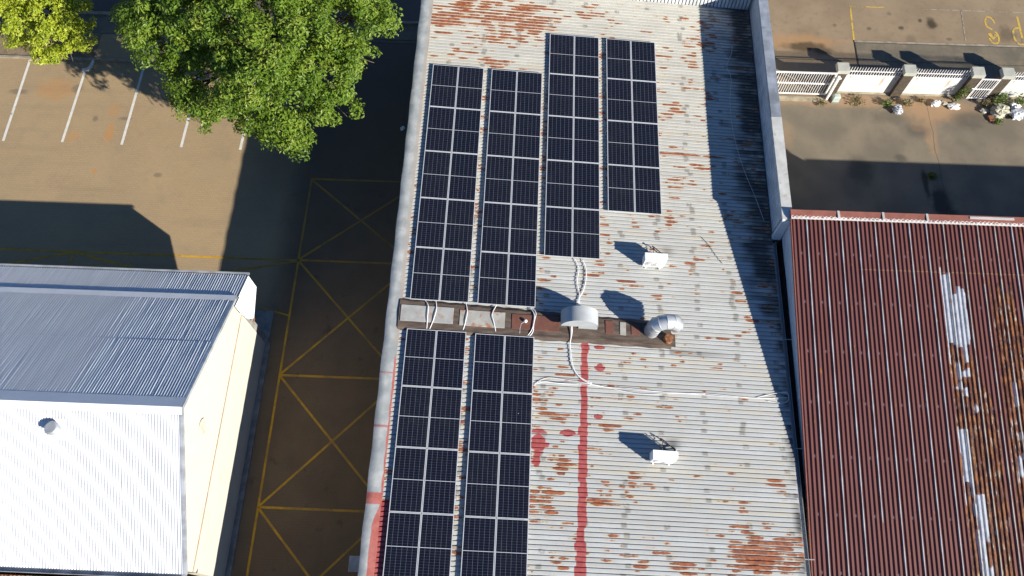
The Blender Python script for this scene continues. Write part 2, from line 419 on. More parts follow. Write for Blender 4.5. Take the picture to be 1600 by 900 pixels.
M['coping_old'] = simple('weathered_zinc_coping', (.40,.43,.47), .45, .3, .38, 1.4)
M['coping_new'] = mat_patch('cream_white_coping', (.66,.65,.60), .3)
M['render'] = simple('grey_wall_render', (.36,.34,.30), .85)
M['white'] = simple('white_enamel', (.80,.80,.79), .4, 0, .05)
M['whitecable'] = simple('white_plastic_conduit', (.78,.78,.78), .45, 0, .08)
M['greycable'] = simple('dark_cable', (.05,.05,.055), .6)
M['black'] = simple('black_foam_lagging', (.025,.025,.028), .8)
M['grille'] = simple('fan_grille_grey', (.34,.32,.29), .6)
M['mortar'] = mat_patch('white_sealant', (.62,.59,.56), .2)
M['redflash'] = mat_patch('oxide_red_flashing', (.30,.11,.08), .3)
M['stringc'] = simple('dusty_pink_ledge', (.36,.27,.20), .85)
M['seam'] = mat_patch('pale_lap_sealant', (.46,.48,.49), .25)
M['seamrust'] = mat_patch('pale_lap_sealant_rusty', (.46,.45,.40), .9)
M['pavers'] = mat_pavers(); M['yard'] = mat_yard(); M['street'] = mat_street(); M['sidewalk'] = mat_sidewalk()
M['earth'] = simple('bare_earth', (.22,.16,.10), .95)
M['conc'] = simple('grey_concrete', (.24,.235,.22), .9, 0, .3)
M['conclight'] = simple('pale_concrete', (.36,.31,.22), .9, 0, .3)
M['kerb'] = simple('concrete_kerb', (.30,.26,.20), .9, 0, .3)
M['groove'] = simple('dark_joint', (.06,.05,.042), .95)
M['yellow'] = mat_paint('worn_yellow_shaded_paint', (.58,.32,.022), (.14,.10,.055), .90)
M['yellow2'] = mat_paint('faded_yellow_paint', (.60,.40,.07), (.24,.18,.11), .74)
M['whitepaint'] = mat_paint('worn_white_paint', (.66,.64,.58), (.24,.19,.13), .92)
M['whitefaint'] = mat_paint('faint_white_paint', (.36,.32,.26), (.22,.17,.115), .72)
M['leaf'] = mat_leaf('broad_green_leaf', (.070,.135,.012), (.150,.235,.024), (.250,.300,.045), .36)
M['lime'] = mat_leaf('lime_leaf', (.21,.27,.022), (.36,.42,.034), (.47,.51,.06), .36)
M['weed'] = mat_leaf('weed_leaf', (.05,.10,.015), (.10,.17,.025), (.22,.22,.07), .25)
M['dry'] = mat_leaf('dry_weed_leaf', (.12,.10,.04), (.20,.16,.07), (.28,.24,.12), .2)
M['bark'] = simple('grey_brown_bark', (.12,.09,.065), .95, 0, .4, 6.)
M['fence'] = mat_fence_sheet(); M['bar'] = mat_fence_bar()
M['brick'] = simple('dark_brown_face_brick', (.085,.066,.046), .9, 0, .35, 5.)
M['pcap'] = simple('cream_cement_cap', (.42,.42,.36), .85, 0, .15, 3.)
M['plastic'] = simple('white_plastic_bag', (.72,.71,.70), .5, 0, .2, 6.)
M['sack'] = simple('pale_woven_sack', (.46,.44,.33), .8, 0, .35, 7.)
M['greyplastic'] = simple('grey_white_plastic', (.48,.50,.54), .5, 0, .35, 7.)
M['blue'] = simple('blue_plastic', (.03,.05,.30), .5)
M['terracotta'] = simple('red_clay_brick', (.26,.10,.05), .9, 0, .3, 8.)
M['palegreen'] = simple('pale_green_plastic', (.46,.55,.50), .5, 0, .15)

# ------------------------------------------------------------------ ground
def sheet(name, mat, x0, x1, y0, y1, z, kind='structure'):
    b = MB(); b.face([(x0,y0,z),(x1,y0,z),(x1,y1,z),(x0,y1,z)])
    return tag(b.build(name, mat, fix=False), kind=kind)
sheet('ground', M['earth'], -300, 300, -300, 300, -.012)
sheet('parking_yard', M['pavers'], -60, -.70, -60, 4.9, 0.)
sheet('concrete_yard', M['yard'], 14.6, 60, -60, 2.98, 0.)
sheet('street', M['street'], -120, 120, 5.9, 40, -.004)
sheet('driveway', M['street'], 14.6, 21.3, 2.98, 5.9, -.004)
sheet('sidewalk', M['sidewalk'], 21.3, 120, 2.98, 5.88, .016)
sheet('pavement', M['sidewalk'], -120, -.7, 4.905, 6.15, .012)

def flat(name, mat, quads, z):
    b = MB()
    for q in quads: b.face([(x, y, z) for x, y in q])
    return tag(b.build(name, mat, fix=False), kind='structure')
def strip(p, q, w):
    p = Vector(p); q = Vector(q); d = (q - p).normalized(); n = Vector((-d.y, d.x)) * w/2
    return [p - n, q - n, q + n, p + n]
def kerb(name, x0, x1, y0, y1, z0, z1, mat):
    b = MB(); b.box(x0, x1, y0, y1, z0, z1); return tag(b.build(name, mat), kind='structure')
kerb('kerb', -120, -.75, 6.15, 6.3, -.02, .10, M['kerb'])
kerb('kerb', 21.3, 60, 5.88, 6.0, -.02, .03, M['kerb'])
kerb('kerb', -30, -12.5, 3.10, 3.22, -.02, .09, M['kerb'])
flat('pavement_joint', M['groove'], [strip((14.7,4.66),(21.3,4.66),.035)], .003)
flat('pavement_joint', M['groove'], [strip((21.3,4.67),(60,4.67),.035), strip((21.3,5.86),(60,5.86),.05), strip((21.32,2.98),(21.32,5.88),.05)], .020)
flat('pavement_joint', M['groove'], [strip((-12.5,5.06),(-.75,5.06),.05)], .016)
b = MB(); b.prism([(-18.72,2.52,0),(-18.5,2.56,0),(-18.38,2.72,0),(-18.33,3.1,0),(-18.22,3.1,0),(-18.25,2.66,0),(-18.42,2.44,0),(-18.7,2.38,0)], (0,0,.1))
tag(b.build('kerb', M['whitepaint']), kind='structure')
# verge for the trees
flat('planting_strip', M['earth'], [[(-30,3.22),(-18.3,3.22),(-18.3,4.9),(-30,4.9)], [(-11.5,3.22),(-6.,3.22),(-6.,4.9),(-11.5,4.9)]], .006)

# painted lines
W = .095
Y0 = [-3.54, -7.9, -13.43, -19.02, -24.6]
q = [strip((-6.0,-3.50),(-6.0,-26),W)] + [strip((-6.0,y),(-.75,y),W) for y in Y0]
q += [strip((-19.95,-7.87),(-6.0,-7.92),W)]
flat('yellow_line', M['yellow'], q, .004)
q = []
for a, bb in zip(Y0, Y0[1:]):
    q += [strip((-5.96, a-.06), (-.75, bb+.06), W)]
q2 = [strip((-5.96, bb+.06), (-.75, a-.06), W) for a, bb in zip(Y0, Y0[1:])]
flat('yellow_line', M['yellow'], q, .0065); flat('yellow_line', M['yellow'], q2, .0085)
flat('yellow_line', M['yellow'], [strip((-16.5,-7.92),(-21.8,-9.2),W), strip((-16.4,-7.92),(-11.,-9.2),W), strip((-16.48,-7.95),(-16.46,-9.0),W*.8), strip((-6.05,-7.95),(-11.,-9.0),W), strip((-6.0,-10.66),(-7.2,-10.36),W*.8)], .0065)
flat('parking_line', M['whitepaint'], [strip((-21.62,3.05),(-21.54,-1.97),.13), strip((-18.58,2.42),(-18.61,-1.92),.13), strip((-15.61,3.0),(-15.64,-1.96),.13), strip((-12.62,2.9),(-12.68,-1.99),.13), strip((-9.68,2.9),(-9.75,-2.02),.13), strip((-24.6,3.0),(-24.5,-1.97),.13)], .004)
flat('parking_line', M['yellow2'], [strip((21.4,8.4),(21.29,6.03),.09), strip((21.42,8.33),(23.2,8.33),.06), strip((32.6,8.3),(32.5,6.03),.09)], .001)
flat('parking_line', M['whitefaint'], [strip((25.2,8.28),(33.,8.25),.06), strip((27.3,8.25),(27.15,6.2),.06)], .0035)
# street lettering, read from the far side of the street
def stroke(name, pts, w, z, m):
    b = MB(); L = []; R_ = []
    P = [Vector(p) for p in pts]
    for i, p in enumerate(P):
        d = (P[min(i+1, len(P)-1)] - P[max(i-1, 0)]).normalized(); n = Vector((-d.y, d.x)) * w/2
        L.append(p + n); R_.append(p - n)
    for i in range(len(P)-1): b.face([(v.x, v.y, z) for v in (R_[i], R_[i+1], L[i+1], L[i])])
    return tag(b.build(name, m, fix=False), kind='structure')
def arc(cx, cy, rx, ry, a0, a1, n=12): return [(cx + rx*math.cos(math.radians(a0 + (a1-a0)*i/n)), cy + ry*math.sin(math.radians(a0 + (a1-a0)*i/n))) for i in range(n+1)]
cx, cy = 28.68, 6.98
stroke('street_letter', arc(cx-.02, cy+.48, .24, .42, 0, 215) + arc(cx, cy-.45, .25, .45, 60, -170), .10, .001, M['yellow2'])
stroke('street_letter', [(cx-.2, cy-.2), (cx-.05, cy-.55), (cx+.15, cy-.3)], .2, .0035, M['yellow2'])
stroke('street_letter', [(30.2,7.97),(30.15,6.0)], .11, .001, M['yellow2'])
stroke('street_letter', [(30.13,7.2)] + arc(29.98, 6.63, .24, .56, 80, 280) + [(30.13,6.06)], .11, .0035, M['yellow2'])

# ------------------------------------------------------------------ main building
def vnoise1(x, seed):
    xi = np.floor(x).astype(int); f = x - xi; f = f*f*(3-2*f)
    def h(i): return (np.abs(np.sin(i*12.9898 + seed*78.233)*43758.5453)) % 1.0
    return h(xi)*(1-f) + h(xi+1)*f
def fbm1(x, seed): return .6*vnoise1(x, seed) + .28*vnoise1(x*2.3+5.1, seed+.37) + .12*vnoise1(x*5.7+9.3, seed+.71)
def set_attr(o, name, val):
    a = o.data.attributes.new(name, 'FLOAT', 'POINT'); a.data.foreach_set('value', np.asarray(val, dtype=np.float32))

MBL = Vector((7., -12., 0.))
main = thing('warehouse', 'long low warehouse with a rust-streaked pale ribbed metal roof carrying solar panels', 'warehouse', MBL)
XR, YF, YN = 14.88, 4.86, -28.0
b = MB()
zl = ZR - (-.7)*math.tan(SL) - .2; zr = ZR - XR*math.tan(SL) - .2
b.prism([(-.72-MBL.x, YN-MBL.y, 0), (14.80-MBL.x, YN-MBL.y, 0), (14.80-MBL.x, YN-MBL.y, zr), (-.72-MBL.x, YN-MBL.y, zl)], (0, 4.95-YN, 0))
b.build('wall', M['render'], main)
# ribbed roof sheet (local frame of the roof)
prof = [(0.,0.), (.038,.001), (.076,.001), (.116,0.), (.124,-.034), (.1630,-.034)]
nx = 132; xs = np.linspace(-.36, XR, nx)
ny0 = int(math.floor(YN/PITCH)); ny1 = int(math.ceil(YF/PITCH))
rows_y = []; rows_h = []; rib_i = []
for i in range(ny0, ny1):
    for (u, h) in prof:
        y = i*PITCH + u
        if y <= YF: rows_y.append(y); rows_h.append(h); rib_i.append(i)
rows_y = np.array(rows_y); rows_h = np.array(rows_h); rib_i = np.array(rib_i)
XX, YY = np.meshgrid(xs, rows_y); HH = np.repeat(rows_h[:,None], nx, 1) - .12
nr = len(rows_y)
V = np.stack([XX, YY, HH], -1).reshape(-1, 3)
idx = np.arange(nr*nx).reshape(nr, nx)
F = np.stack([idx[:-1,:-1], idx[:-1,1:], idx[1:,1:], idx[1:,:-1]], -1).reshape(-1, 4)
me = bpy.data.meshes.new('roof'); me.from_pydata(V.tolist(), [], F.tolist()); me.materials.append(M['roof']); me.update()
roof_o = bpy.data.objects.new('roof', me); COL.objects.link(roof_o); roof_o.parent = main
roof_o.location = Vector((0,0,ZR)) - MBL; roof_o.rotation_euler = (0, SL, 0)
# rust: where it has broken out (x, y, half-length, half-width, strength)
RUST = [(1.3,3.6,1.7,1.0,.98),(.4,2.8,.9,.85,1.02),(2.6,3.0,1.4,.9,.86),(4.3,3.3,1.2,1.0,.9),(2.9,1.9,1.5,.6,.75),(1.7,1.2,1.3,.6,.55),(2.6,.55,.9,.45,.6),(4.3,2.2,1.0,.5,.62),
        (6.4,3.9,1.6,.8,.42),(8.3,2.8,1.1,1.0,.36),(9.9,1.6,1.6,.8,.3),(12.2,2.3,.9,.7,.62),(12.7,3.3,.5,.9,.45),(11.6,1.3,.8,.4,.45),
        (10.9,-1.35,.6,.45,.8),(11.4,.1,1.2,.4,.42),(12.5,-.6,.4,.8,.45),(10.7,-2.8,.7,.3,.4),(11.2,-3.75,1.2,.16,.72),(12.1,-4.3,1.0,.3,.5),(11.,-5.2,.9,.35,.58),(11.8,-6.05,.9,.14,.6),(10.6,-7.1,.3,.6,.55),
        (11.5,-8.9,.5,.6,.45),(7.4,-9.9,1.1,.16,.62),(8.7,-10.1,.5,.4,.72),(13.3,-10.3,.8,.7,.35),(13.7,-11.4,.5,.12,.75),(9.9,-8.4,.7,.14,.5),(5.6,-10.2,.6,.6,.35),
        (6.1,-15.9,.6,.4,.6),(5.6,-14.7,.4,.6,.4),(7.6,-16.1,.6,.3,.5),(10.5,-15.4,.5,.5,.45),(6.0,-17.6,.5,.5,.5),(5.7,-18.7,.4,1.0,.62),(6.2,-19.8,.6,.6,.4),(7.4,-18.9,.45,.14,.95),
        (10.9,-18.,.35,.3,.55),(9.,-17.9,.6,.5,.4),(10.3,-17.9,.4,.2,.5),(13.3,-20.5,1.3,.75,1.0),(12.2,-20.3,.6,.5,.6),(14.3,-20.5,.8,.8,.85),(10.3,-20.95,.5,.3,.75),(8.9,-20.9,.3,.4,.5),(6.2,-21.2,.3,.3,.7),(14.1,-17.6,.5,.6,.4),
        (12.5,-13.5,.4,.4,.4),(14.3,-22.5,1.,.8,.5)]
dens = np.full(XX.shape, .13) - .10*np.clip((XX-8.5)/2., 0, 1)*np.clip((-11.5-YY)/1.5, 0, 1)*np.clip((YY+19.8)/1., 0, 1)
for (cx_, cy_, rx, ry, a) in RUST: dens = np.maximum(dens, a*np.exp(-((XX-cx_)/rx)**2*.8 - ((YY-cy_)/ry)**2*.8))
gapc = ((np.abs(XX-2.45) < .2) | (np.abs(XX-5.05) < .25) | (np.abs(XX-7.7) < .25)) & (YY < 2.4)
dens = np.where(gapc, np.maximum(dens, .27), dens)
RI = np.repeat(rib_i[:,None], nx, 1).astype(float)
def vnoise2(x, y, seed):
    xi = np.floor(x); yi = np.floor(y); fx = x-xi; fy = y-yi; fx = fx*fx*(3-2*fx); fy = fy*fy*(3-2*fy)
    def h(i, j): return np.abs(np.sin(i*127.1 + j*311.7 + seed*74.7)*43758.5453) % 1.
    return (h(xi,yi)*(1-fx) + h(xi+1,yi)*fx)*(1-fy) + (h(xi,yi+1)*(1-fx) + h(xi+1,yi+1)*fx)*fy
rr = np.repeat(np.array([random.Random(int(i)*7+1).random() for i in rib_i])[:,None], nx, 1)
r2 = np.repeat(np.array([random.Random(int(i)*13+5).random() for i in rib_i])[:,None], nx, 1)
n1 = fbm1(XX*2.3 + rr*97., RI*.137)
n2 = .5*vnoise2(XX*1.5, YY*2.3, 1.) + .5*vnoise2(XX*3.9, YY*5.1, 2.)
nn = .56*n1 + .44*n2
uu = np.repeat(np.array([(y/PITCH) % 1. for y in rows_y])[:,None], nx, 1)/.68
shape = .42*((uu - (.25+.5*r2))/.6)**2
rv = (dens*(.85+.4*rr) + nn*2.1 - 1.50 - shape*(1 - .2*np.clip(dens, 0, 1)))*2.1 + .5
onrib = np.repeat((rows_h > -.01)[:,None], nx, 1)
rv = np.where(onrib, rv, rv - .1)
set_attr(roof_o, 'rust', np.clip(rv, 0, 1).ravel())
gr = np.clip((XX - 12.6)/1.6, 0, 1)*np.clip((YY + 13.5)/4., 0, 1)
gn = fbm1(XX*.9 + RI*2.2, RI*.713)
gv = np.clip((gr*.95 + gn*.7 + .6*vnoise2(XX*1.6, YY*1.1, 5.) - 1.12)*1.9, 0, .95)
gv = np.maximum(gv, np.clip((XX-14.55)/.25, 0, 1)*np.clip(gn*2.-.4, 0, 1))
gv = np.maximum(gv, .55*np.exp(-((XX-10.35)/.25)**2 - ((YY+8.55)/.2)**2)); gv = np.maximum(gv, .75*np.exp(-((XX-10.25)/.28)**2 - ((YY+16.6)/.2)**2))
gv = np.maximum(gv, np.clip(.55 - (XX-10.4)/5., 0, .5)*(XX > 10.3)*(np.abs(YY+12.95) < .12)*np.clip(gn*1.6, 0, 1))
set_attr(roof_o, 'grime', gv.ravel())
# red sealing paint: one long strip and a few dabs
ed = .05*(fbm1(YY*2.2, 3.3) - .5)
wid = np.where(YY < -20.3, .19, np.where(YY < -16., .155, .145)) + .055*(rr - .5)
mid = .05*(r2 - .5) + 6.93 - .012*(YY + 12.8)*-1 + np.where(YY < -19.8, -.05, 0.)
pv = np.clip((wid - np.abs(XX - mid - ed))*9. + .5, 0, 1)*(YY < -12.72)
for (cx_, cy_, rx, ry) in ((7.5,-12.95,.16,.07),(7.52,-13.72,.17,.17),(7.45,-15.72,.16,.1),(6.3,-16.45,.24,.14),(5.2,-16.8,.3,.4),(5.15,-17.45,.14,.2)):
    pv = np.maximum(pv, np.clip(1.7 - 1.1*np.sqrt(((XX-cx_)/rx)**2 + ((YY-cy_)/ry)**2) + .9*(rr-.5), 0, 1))
edge = np.clip((-.02 + np.where(YY < -19.2, .08, -.30) + .12*(fbm1(RI*2.1, 7.7)-.5) - XX)*8. + .5, 0, 1)*(YY < -14.)
pv = np.maximum(pv, edge)
set_attr(roof_o, 'paint', pv.ravel())

RL = Vector((0,0,ZR)) - MBL
def on_roof(b, name, mat, parent=main):         # a part drawn in the roof's own frame
    return b.build(name, mat, parent, RL, (0, SL, 0))
# folded capping along the high edge, in lengths
ys = [YN, -25.2, -21.9, -19.15, -16.55, -14.5, -12.05, -9.6, -7.1, -4.7, -2.2, .3, 2.6, 4.84]
for k, (a, c) in enumerate(zip(ys, ys[1:])):
    b = MB(); dz = .004*(k % 2)
    pr = [(-.86,-.42), (-.86,-.075), (-.84,-.055), (-.60,-.062), (-.44,-.085), (-.30,-.105)]
    L = 8; P = []
    for j in range(L+1):
        y = a + (c - a)*j/L + (0.012 if j == L else 0)
        P.append([(x + .012*math.sin(y*3.1 + x*9), y, h + dz + .008*math.sin(y*5.3 + k)) for x, h in pr])
    b.grid(P, True); on_roof(b, 'edge_capping', M['cap'])
# parapets: ribbed cladding inside, rendered outside, sheet coping on top
PT = 4.62
def vclad(b, p, q, z0, z1, out, pitch=PITCH, d=.02):
    """ribbed vertical sheet from p to q (xy), facing 'out'"""
    p = Vector(p); q = Vector(q); L = (q-p).length; t = (q-p)/L; n = Vector(out); k = int(L/pitch)
    lo, hi = [], []
    zf0 = z0 if callable(z0) else (lambda u: z0); zf1 = z1 if callable(z1) else (lambda u: z1)
    for i in range(k+1):
        for u, h in ((0,0),(.11,0),(.125,-d),(.16,-d)):
            s_ = i*pitch + u
            if s_ > L: break
            v = p + t*s_ + n*h; lo.append((v.x, v.y, zf0(s_))); hi.append((v.x, v.y, zf1(s_)))
    b.grid([lo, hi])
O = MBL
zin = ZR - 14.87*math.tan(SL) - .16
b = MB(); b.box(14.90-O.x, 15.24-O.x, -7.42-O.y, 5.1-O.y, 0, PT-.03); b.box(-.72-O.x, 14.895-O.x, 4.885-O.y, 5.1-O.y, 0, PT-.03)
b.build('parapet', M['render'], main)
b = MB(); vclad(b, (14.875-O.x, 4.86-O.y), (14.875-O.x, -7.42-O.y), zin-.1, PT-.02, (-1,0)); vclad(b, (-.6-O.x, 4.865-O.y), (14.86-O.x, 4.865-O.y), 3.2, PT-.02, (0,-1))
b.build('parapet_cladding', M['clad'], main)
cy = [5.14, 2.49, .16, -2.42, -4.85, -7.46]
for k, (a, c) in enumerate(zip(cy, cy[1:])):
    b = MB(); e = .006*(k % 2)
    b.hexa([(14.845-O.x-e,c+.008-O.y,PT-.10),(15.30-O.x+e,c+.008-O.y,PT-.10),(15.30-O.x+e,a-.008-O.y,PT-.10),(14.845-O.x-e,a-.008-O.y,PT-.10),
            (14.855-O.x-e,c+.008-O.y,PT-.005+e),(15.28-O.x+e,c+.008-O.y,PT+.015+e),(15.28-O.x+e,a-.008-O.y,PT+.015+e),(14.855-O.x-e,a-.008-O.y,PT-.005+e)])
    b.build('coping', M['coping_old'] if k < 3 else M['coping_new'], main)
xc = [-.9, 1.7, 4.3, 6.9, 9.5, 12.1, 14.83]
for k, (a, c) in enumerate(zip(xc, xc[1:])):
    b = MB(); e = .006*(k % 2)
    b.box(a+.006-O.x, c-.006-O.x, 4.83-O.y-e, 5.14-O.y+e, PT-.10, PT+.002+e); b.build('coping', M['coping_old'], main)
# raked end flashing of the parapet and the white box gutter beyond
b = MB()
b.hexa([(14.82-O.x,-7.62-O.y,3.12),(15.20-O.x,-7.62-O.y,3.12),(15.20-O.x,-7.43-O.y,3.12),(14.82-O.x,-7.43-O.y,3.12),
        (14.86-O.x,-7.50-O.y,PT-.04),(15.22-O.x,-7.50-O.y,PT-.04),(15.22-O.x,-7.43-O.y,PT-.04),(14.86-O.x,-7.43-O.y,PT-.04)])
b.build('end_flashing', M['whiteclad'], main)
b = MB()
gz = ZR - 14.88*math.tan(SL) - .24
for (x0, x1, z0, z1) in ((14.86,14.875,gz-.12,gz+.02),(14.875,15.0,gz-.12,gz-.10),(15.0,15.012,gz-.12,gz+.03)):
    b.box(x0-O.x, x1-O.x, YN-O.y, -7.7-O.y, z0, z1)
b.build('gutter', M['cowl'], main)
for y in (-12.1, -16.5, -20.5):
    b = MB(); b.box(14.87-O.x, 15.22-O.x, y-O.y, y+.03-O.y, gz+.0, gz+.025); b.build('gutter_bracket', M['cowl'], main)

# brown sealed ventilator band across the roof, with sheet patches let into it
b = MB()
def bandpt(x, y, h): return (x, y, h - .12)
y0f, y1f = -12.72, -11.47
xsb = np.linspace(-.38, 10.35, 40); P = []
for i, x in enumerate(xsb):
    sk = -.022*(x)          # runs very slightly askew
    w0 = y0f + sk*.35 + .02*math.sin(i*1.7); w1 = y1f + sk*1.4 + .02*math.sin(i*2.3+1)
    P.append([bandpt(x, w0-.05, .004), bandpt(x, w0+.07, .085+.006*math.sin(i*.9)), bandpt(x, (w0+w1)/2, .10), bandpt(x, w1-.07, .085), bandpt(x, w1+.05, .004)])
b.grid(P, False)
end = [Vector(p) for p in P[-1]]
b.face([(end[0].x, end[0].y, -.13)] + [tuple(p) for p in end] + [(end[-1].x, end[-1].y, -.13)])
on_roof(b, 'sealed_ventilator', M['band'])
def patch(x0, x1, ya, yb, m):
    b = MB(); sk = -.022*(x0+x1)/2*.9
    b.hexa([bandpt(x0,ya+sk,.08),bandpt(x1,ya+sk-.01,.08),bandpt(x1,yb+sk-.01,.08),bandpt(x0,yb+sk,.08), bandpt(x0+.012,ya+sk+.012,.118),bandpt(x1-.012,ya+sk,.118),bandpt(x1-.012,yb+sk-.02,.118),bandpt(x0+.012,yb+sk-.012,.118)])
    on_roof(b, 'sheet_patch', m)
patch(-.32, 1.74, -12.38, -11.70, M['patch_grey']); patch(1.98, 3.76, -12.38, -11.72, M['patch_rust']); patch(4.02, 5.9, -12.35, -11.72, M['patch_red'])
patch(7.72, 8.05, -12.25, -11.68, M['patch_red']); patch(8.3, 8.55, -12.25, -11.70, M['patch_rust']); patch(8.75, 9.1, -12.2, -11.75, M['patch_red'])
# small loading canopy on the shaded long wall
cv = thing('wall_canopy', 'small pale ribbed canopy sticking out of the shaded wall at the bottom edge', 'canopy', (-.72, -21.3, 2.5))
b = MB(); P0 = []; P1 = []
for i in range(31):
    u = i/30; h = .012*(1 if i % 2 else -1)
    P0.append((-.86, .34 - .55*u, h + .0)); P1.append((0.0, .34 - .55*u, h + .28))
b.grid([P0, P1]); b.build('canopy_sheet', M['duct'], cv)
for yb_ in (-.2, .29):
    b = MB(); b.box(-.8, 0, yb_, yb_+.03, -.1, -.04); b.build('bracket', M['rust'], cv)

# ------------------------------------------------------------------ solar panels
PW, PH = 1.136, 2.282
fr = MB(); w = .024
fr.box(-PW/2, PW/2, -PH/2, -PH/2+w, -.035, 0); fr.box(-PW/2, PW/2, PH/2-w, PH/2, -.035, 0)
fr.box(-PW/2, -PW/2+w, -PH/2+w, PH/2-w, -.035, 0); fr.box(PW/2-w, PW/2, -PH/2+w, PH/2-w, -.035, 0)
ce = MB(); ce.box(-PW/2+w-.002, PW/2-w+.002, -PH/2+w-.002, PH/2-w+.002, -.03, -.004)
ra = MB(); ra.box(-PW/2-.02, PW/2+.02, -.02, .02, -.10, -.037)
proto = thing('solar_panel', 'x', 'solar panel', (0,0,0), (0, SL, 0), 'solar panels on the warehouse roof')
f_o = fr.build('frame', M['alu'], proto); ce.build('cell_face', M['cells'], proto)
ra.build('mounting_rail', M['alu'], proto, (0, .62, 0)); ra2 = ra.build('mounting_rail', M['alu'], proto, (0, -.62, 0))
ORD = ['first', 'second', 'third', 'fourth', 'fifth']
blocks = [(0.,0.,5,'leftmost long column above the brown band'), (2.645,-.01,5,'second long column above the brown band'),
          (5.235,2.29,5,'third column, the tallest reaching up the roof'), (7.875,2.28,4,'short rightmost column of four rows'),
          (-.005,-12.71,4,'left column below the brown band'), (2.64,-12.74,4,'right column below the brown band')]
first = True
for (x0, y0, n, where) in blocks:
    for r in range(n):
        for k in range(2):
            o = proto if first else copy_tree(proto); first = False
            lx = x0 + PW/2 + k*(PW+.016); ly = y0 - PH/2 - r*2.298
            o.location = roof(lx, ly, .12 + random.uniform(-.002, .002)); o.rotation_euler = (random.uniform(-.0012,.0012), SL + random.uniform(-.0012,.0012), 0)
            o['label'] = '%s dark solar panel, %s row from top, %s' % (('left', 'right')[k], ORD[r], where)

# ------------------------------------------------------------------ rooftop equipment
def rthing(name, label, cat, x, y, group=None, rz=0):
    return thing(name, label, cat, roof(x, y, 0), (0, SL, rz), group)

def make_ac():
    root = bpy.data.objects.new('air_conditioner', None); COL.objects.link(root)
    W_, D_, H_ = .92, .34, .60; z0 = .07
    # casing with rounded right shoulder (plan outline)
    pl = [(-W_/2,0),( W_/2-.12,0),(W_/2-.04,.04),(W_/2,.13),(W_/2,D_),(-W_/2,D_)]
    b = MB(); b.prism([(x,y,z0) for x,y in pl], (0,0,H_-.03)); b.build('casing', M['white'], root)
    b = MB(); b.prism([(x*1.012,y*1.02-.004,z0+H_-.03) for x,y in pl], (0,0,.03)); b.build('top_cover', M['white'], root)
    b = MB()
    for r in (.05,.09,.13,.17,.21,.245):
        p = [(-.16 + r*math.cos(2*PI*i/28), -.012, z0+.29 + r*math.sin(2*PI*i/28)) for i in range(29)]
        b.tube(p, .006, 5, False)
    for i in range(8):
        a = 2*PI*i/8; b.tube([(-.16,-.012,z0+.29),(-.16+.245*math.cos(a),-.012,z0+.29+.245*math.sin(a))], .005, 5)
    b.build('fan_guard', M['white'], root)
    b = MB(); b.prism([(-.16+.24*math.cos(2*PI*i/28), -.003, z0+.29+.24*math.sin(2*PI*i/28)) for i in range(28)], (0,-.003,0)); b.build('fan_recess', M['grille'], root)
    for sx in (-.32, .26):
        b = MB(); b.box(sx-.03, sx+.03, -.05, D_+.05, 0, .035); b.box(sx-.025, sx+.025, .03, D_-.03, .035, z0+.002); b.build('foot', M['white'], root)
    return root
ac = make_ac(); ac.location = roof(9.735, -9.35, 0); ac.rotation_euler = (0, SL, 0)
tag(ac, 'white air conditioner outdoor unit on the roof nearest the short solar column', 'air conditioner', 'roof air conditioners')
ac2 = copy_tree(ac); ac2.location = roof(9.80, -17.36, 0); ac2.rotation_euler = (0, SL, -.02)
tag(ac2, 'white air conditioner outdoor unit alone on the lower roof beside a dark stain', 'air conditioner', 'roof air conditioners')
for (x, y, post, lab) in ((9.735,-9.35,False,'black lagged pipe loop behind the upper air conditioner'), (9.80,-17.36,True,'black lagged pipe loop and white pole behind the lower air conditioner')):
    t_ = rthing('pipe_loop', lab, 'pipes', x, y, 'air conditioner pipes')
    b = MB(); b.tube([(.46,.28,.25),(.52,.40,.22),(.50,.55,.12),(.30,.68,.10),(.10,.84,.12),(-.05,.90,.20)], .022, 7)
    b.tube([(.30,.36,.3),(.12,.50,.16),(.0,.62,.14),(.04,.78,.16),(-.06,.9,.2)], .015, 7); b.build('lagged_pipe', M['black'], t_)
    b = MB(); b.tube([(.46,.3,.2),(.50,.5,.05),(.50,.62,-.01)], .03, 7); b.build('entry_sleeve', M['greycable'], t_)
    b = MB(); b.tube([(.05,.37,.25),(.02,.48,.1),(.06,.60,.05),(.0,.72,.04)], .012, 6); b.build('white_wire', M['whitecable'], t_)
    if post:
        b = MB(); b.tube([(.44,.40,0),(.44,.40,.62)], .018, 7); b.build('pole', M['white'], t_)

# half-barrel cowl
bx, by = 6.66, -12.28
cw = rthing('roof_cowl', 'pale half-barrel sheet metal vent cowl standing on the brown band', 'roof vent', bx, by)
R0, h0, LEN = .735, .32, .62
b = MB(); n = 24
A = [(R0*math.cos(PI*i/n), 0, h0 + R0*.92*math.sin(PI*i/n)) for i in range(n+1)]
b.grid([[(x,0,z) for x,_,z in A], [(x,LEN,z) for x,_,z in A]], True)
b.grid([[(x*.985,LEN-.002,h0+(z-h0)*.985) for x,_,z in A], [(x*.985,0.012,h0+(z-h0)*.985) for x,_,z in A]], True)
b.build('hood', M['cowl'], cw)
b = MB(); b.face([(x*.99,.015,h0+(z-h0)*.99) for x,_,z in A]); b.face([(x*.99,LEN-.015,h0+(z-h0)*.99) for x,_,z in A]); b.build('end_sheet', M['cowl'], cw, fix=False)
b = MB(); b.box(-R0+.02, -.1, .02, LEN-.02, h0-.025, h0-.004); b.build('soffit', M['cowl'], cw)
b = MB(); b.box(-.27, .52, .10, LEN-.06, .02, h0-.01); b.build('throat', M['dark'], cw)
b = MB(); b.box(-.02, R0-.01, .015, .03, h0-.2, h0-.002); b.build('front_lip', M['cowl'], cw)
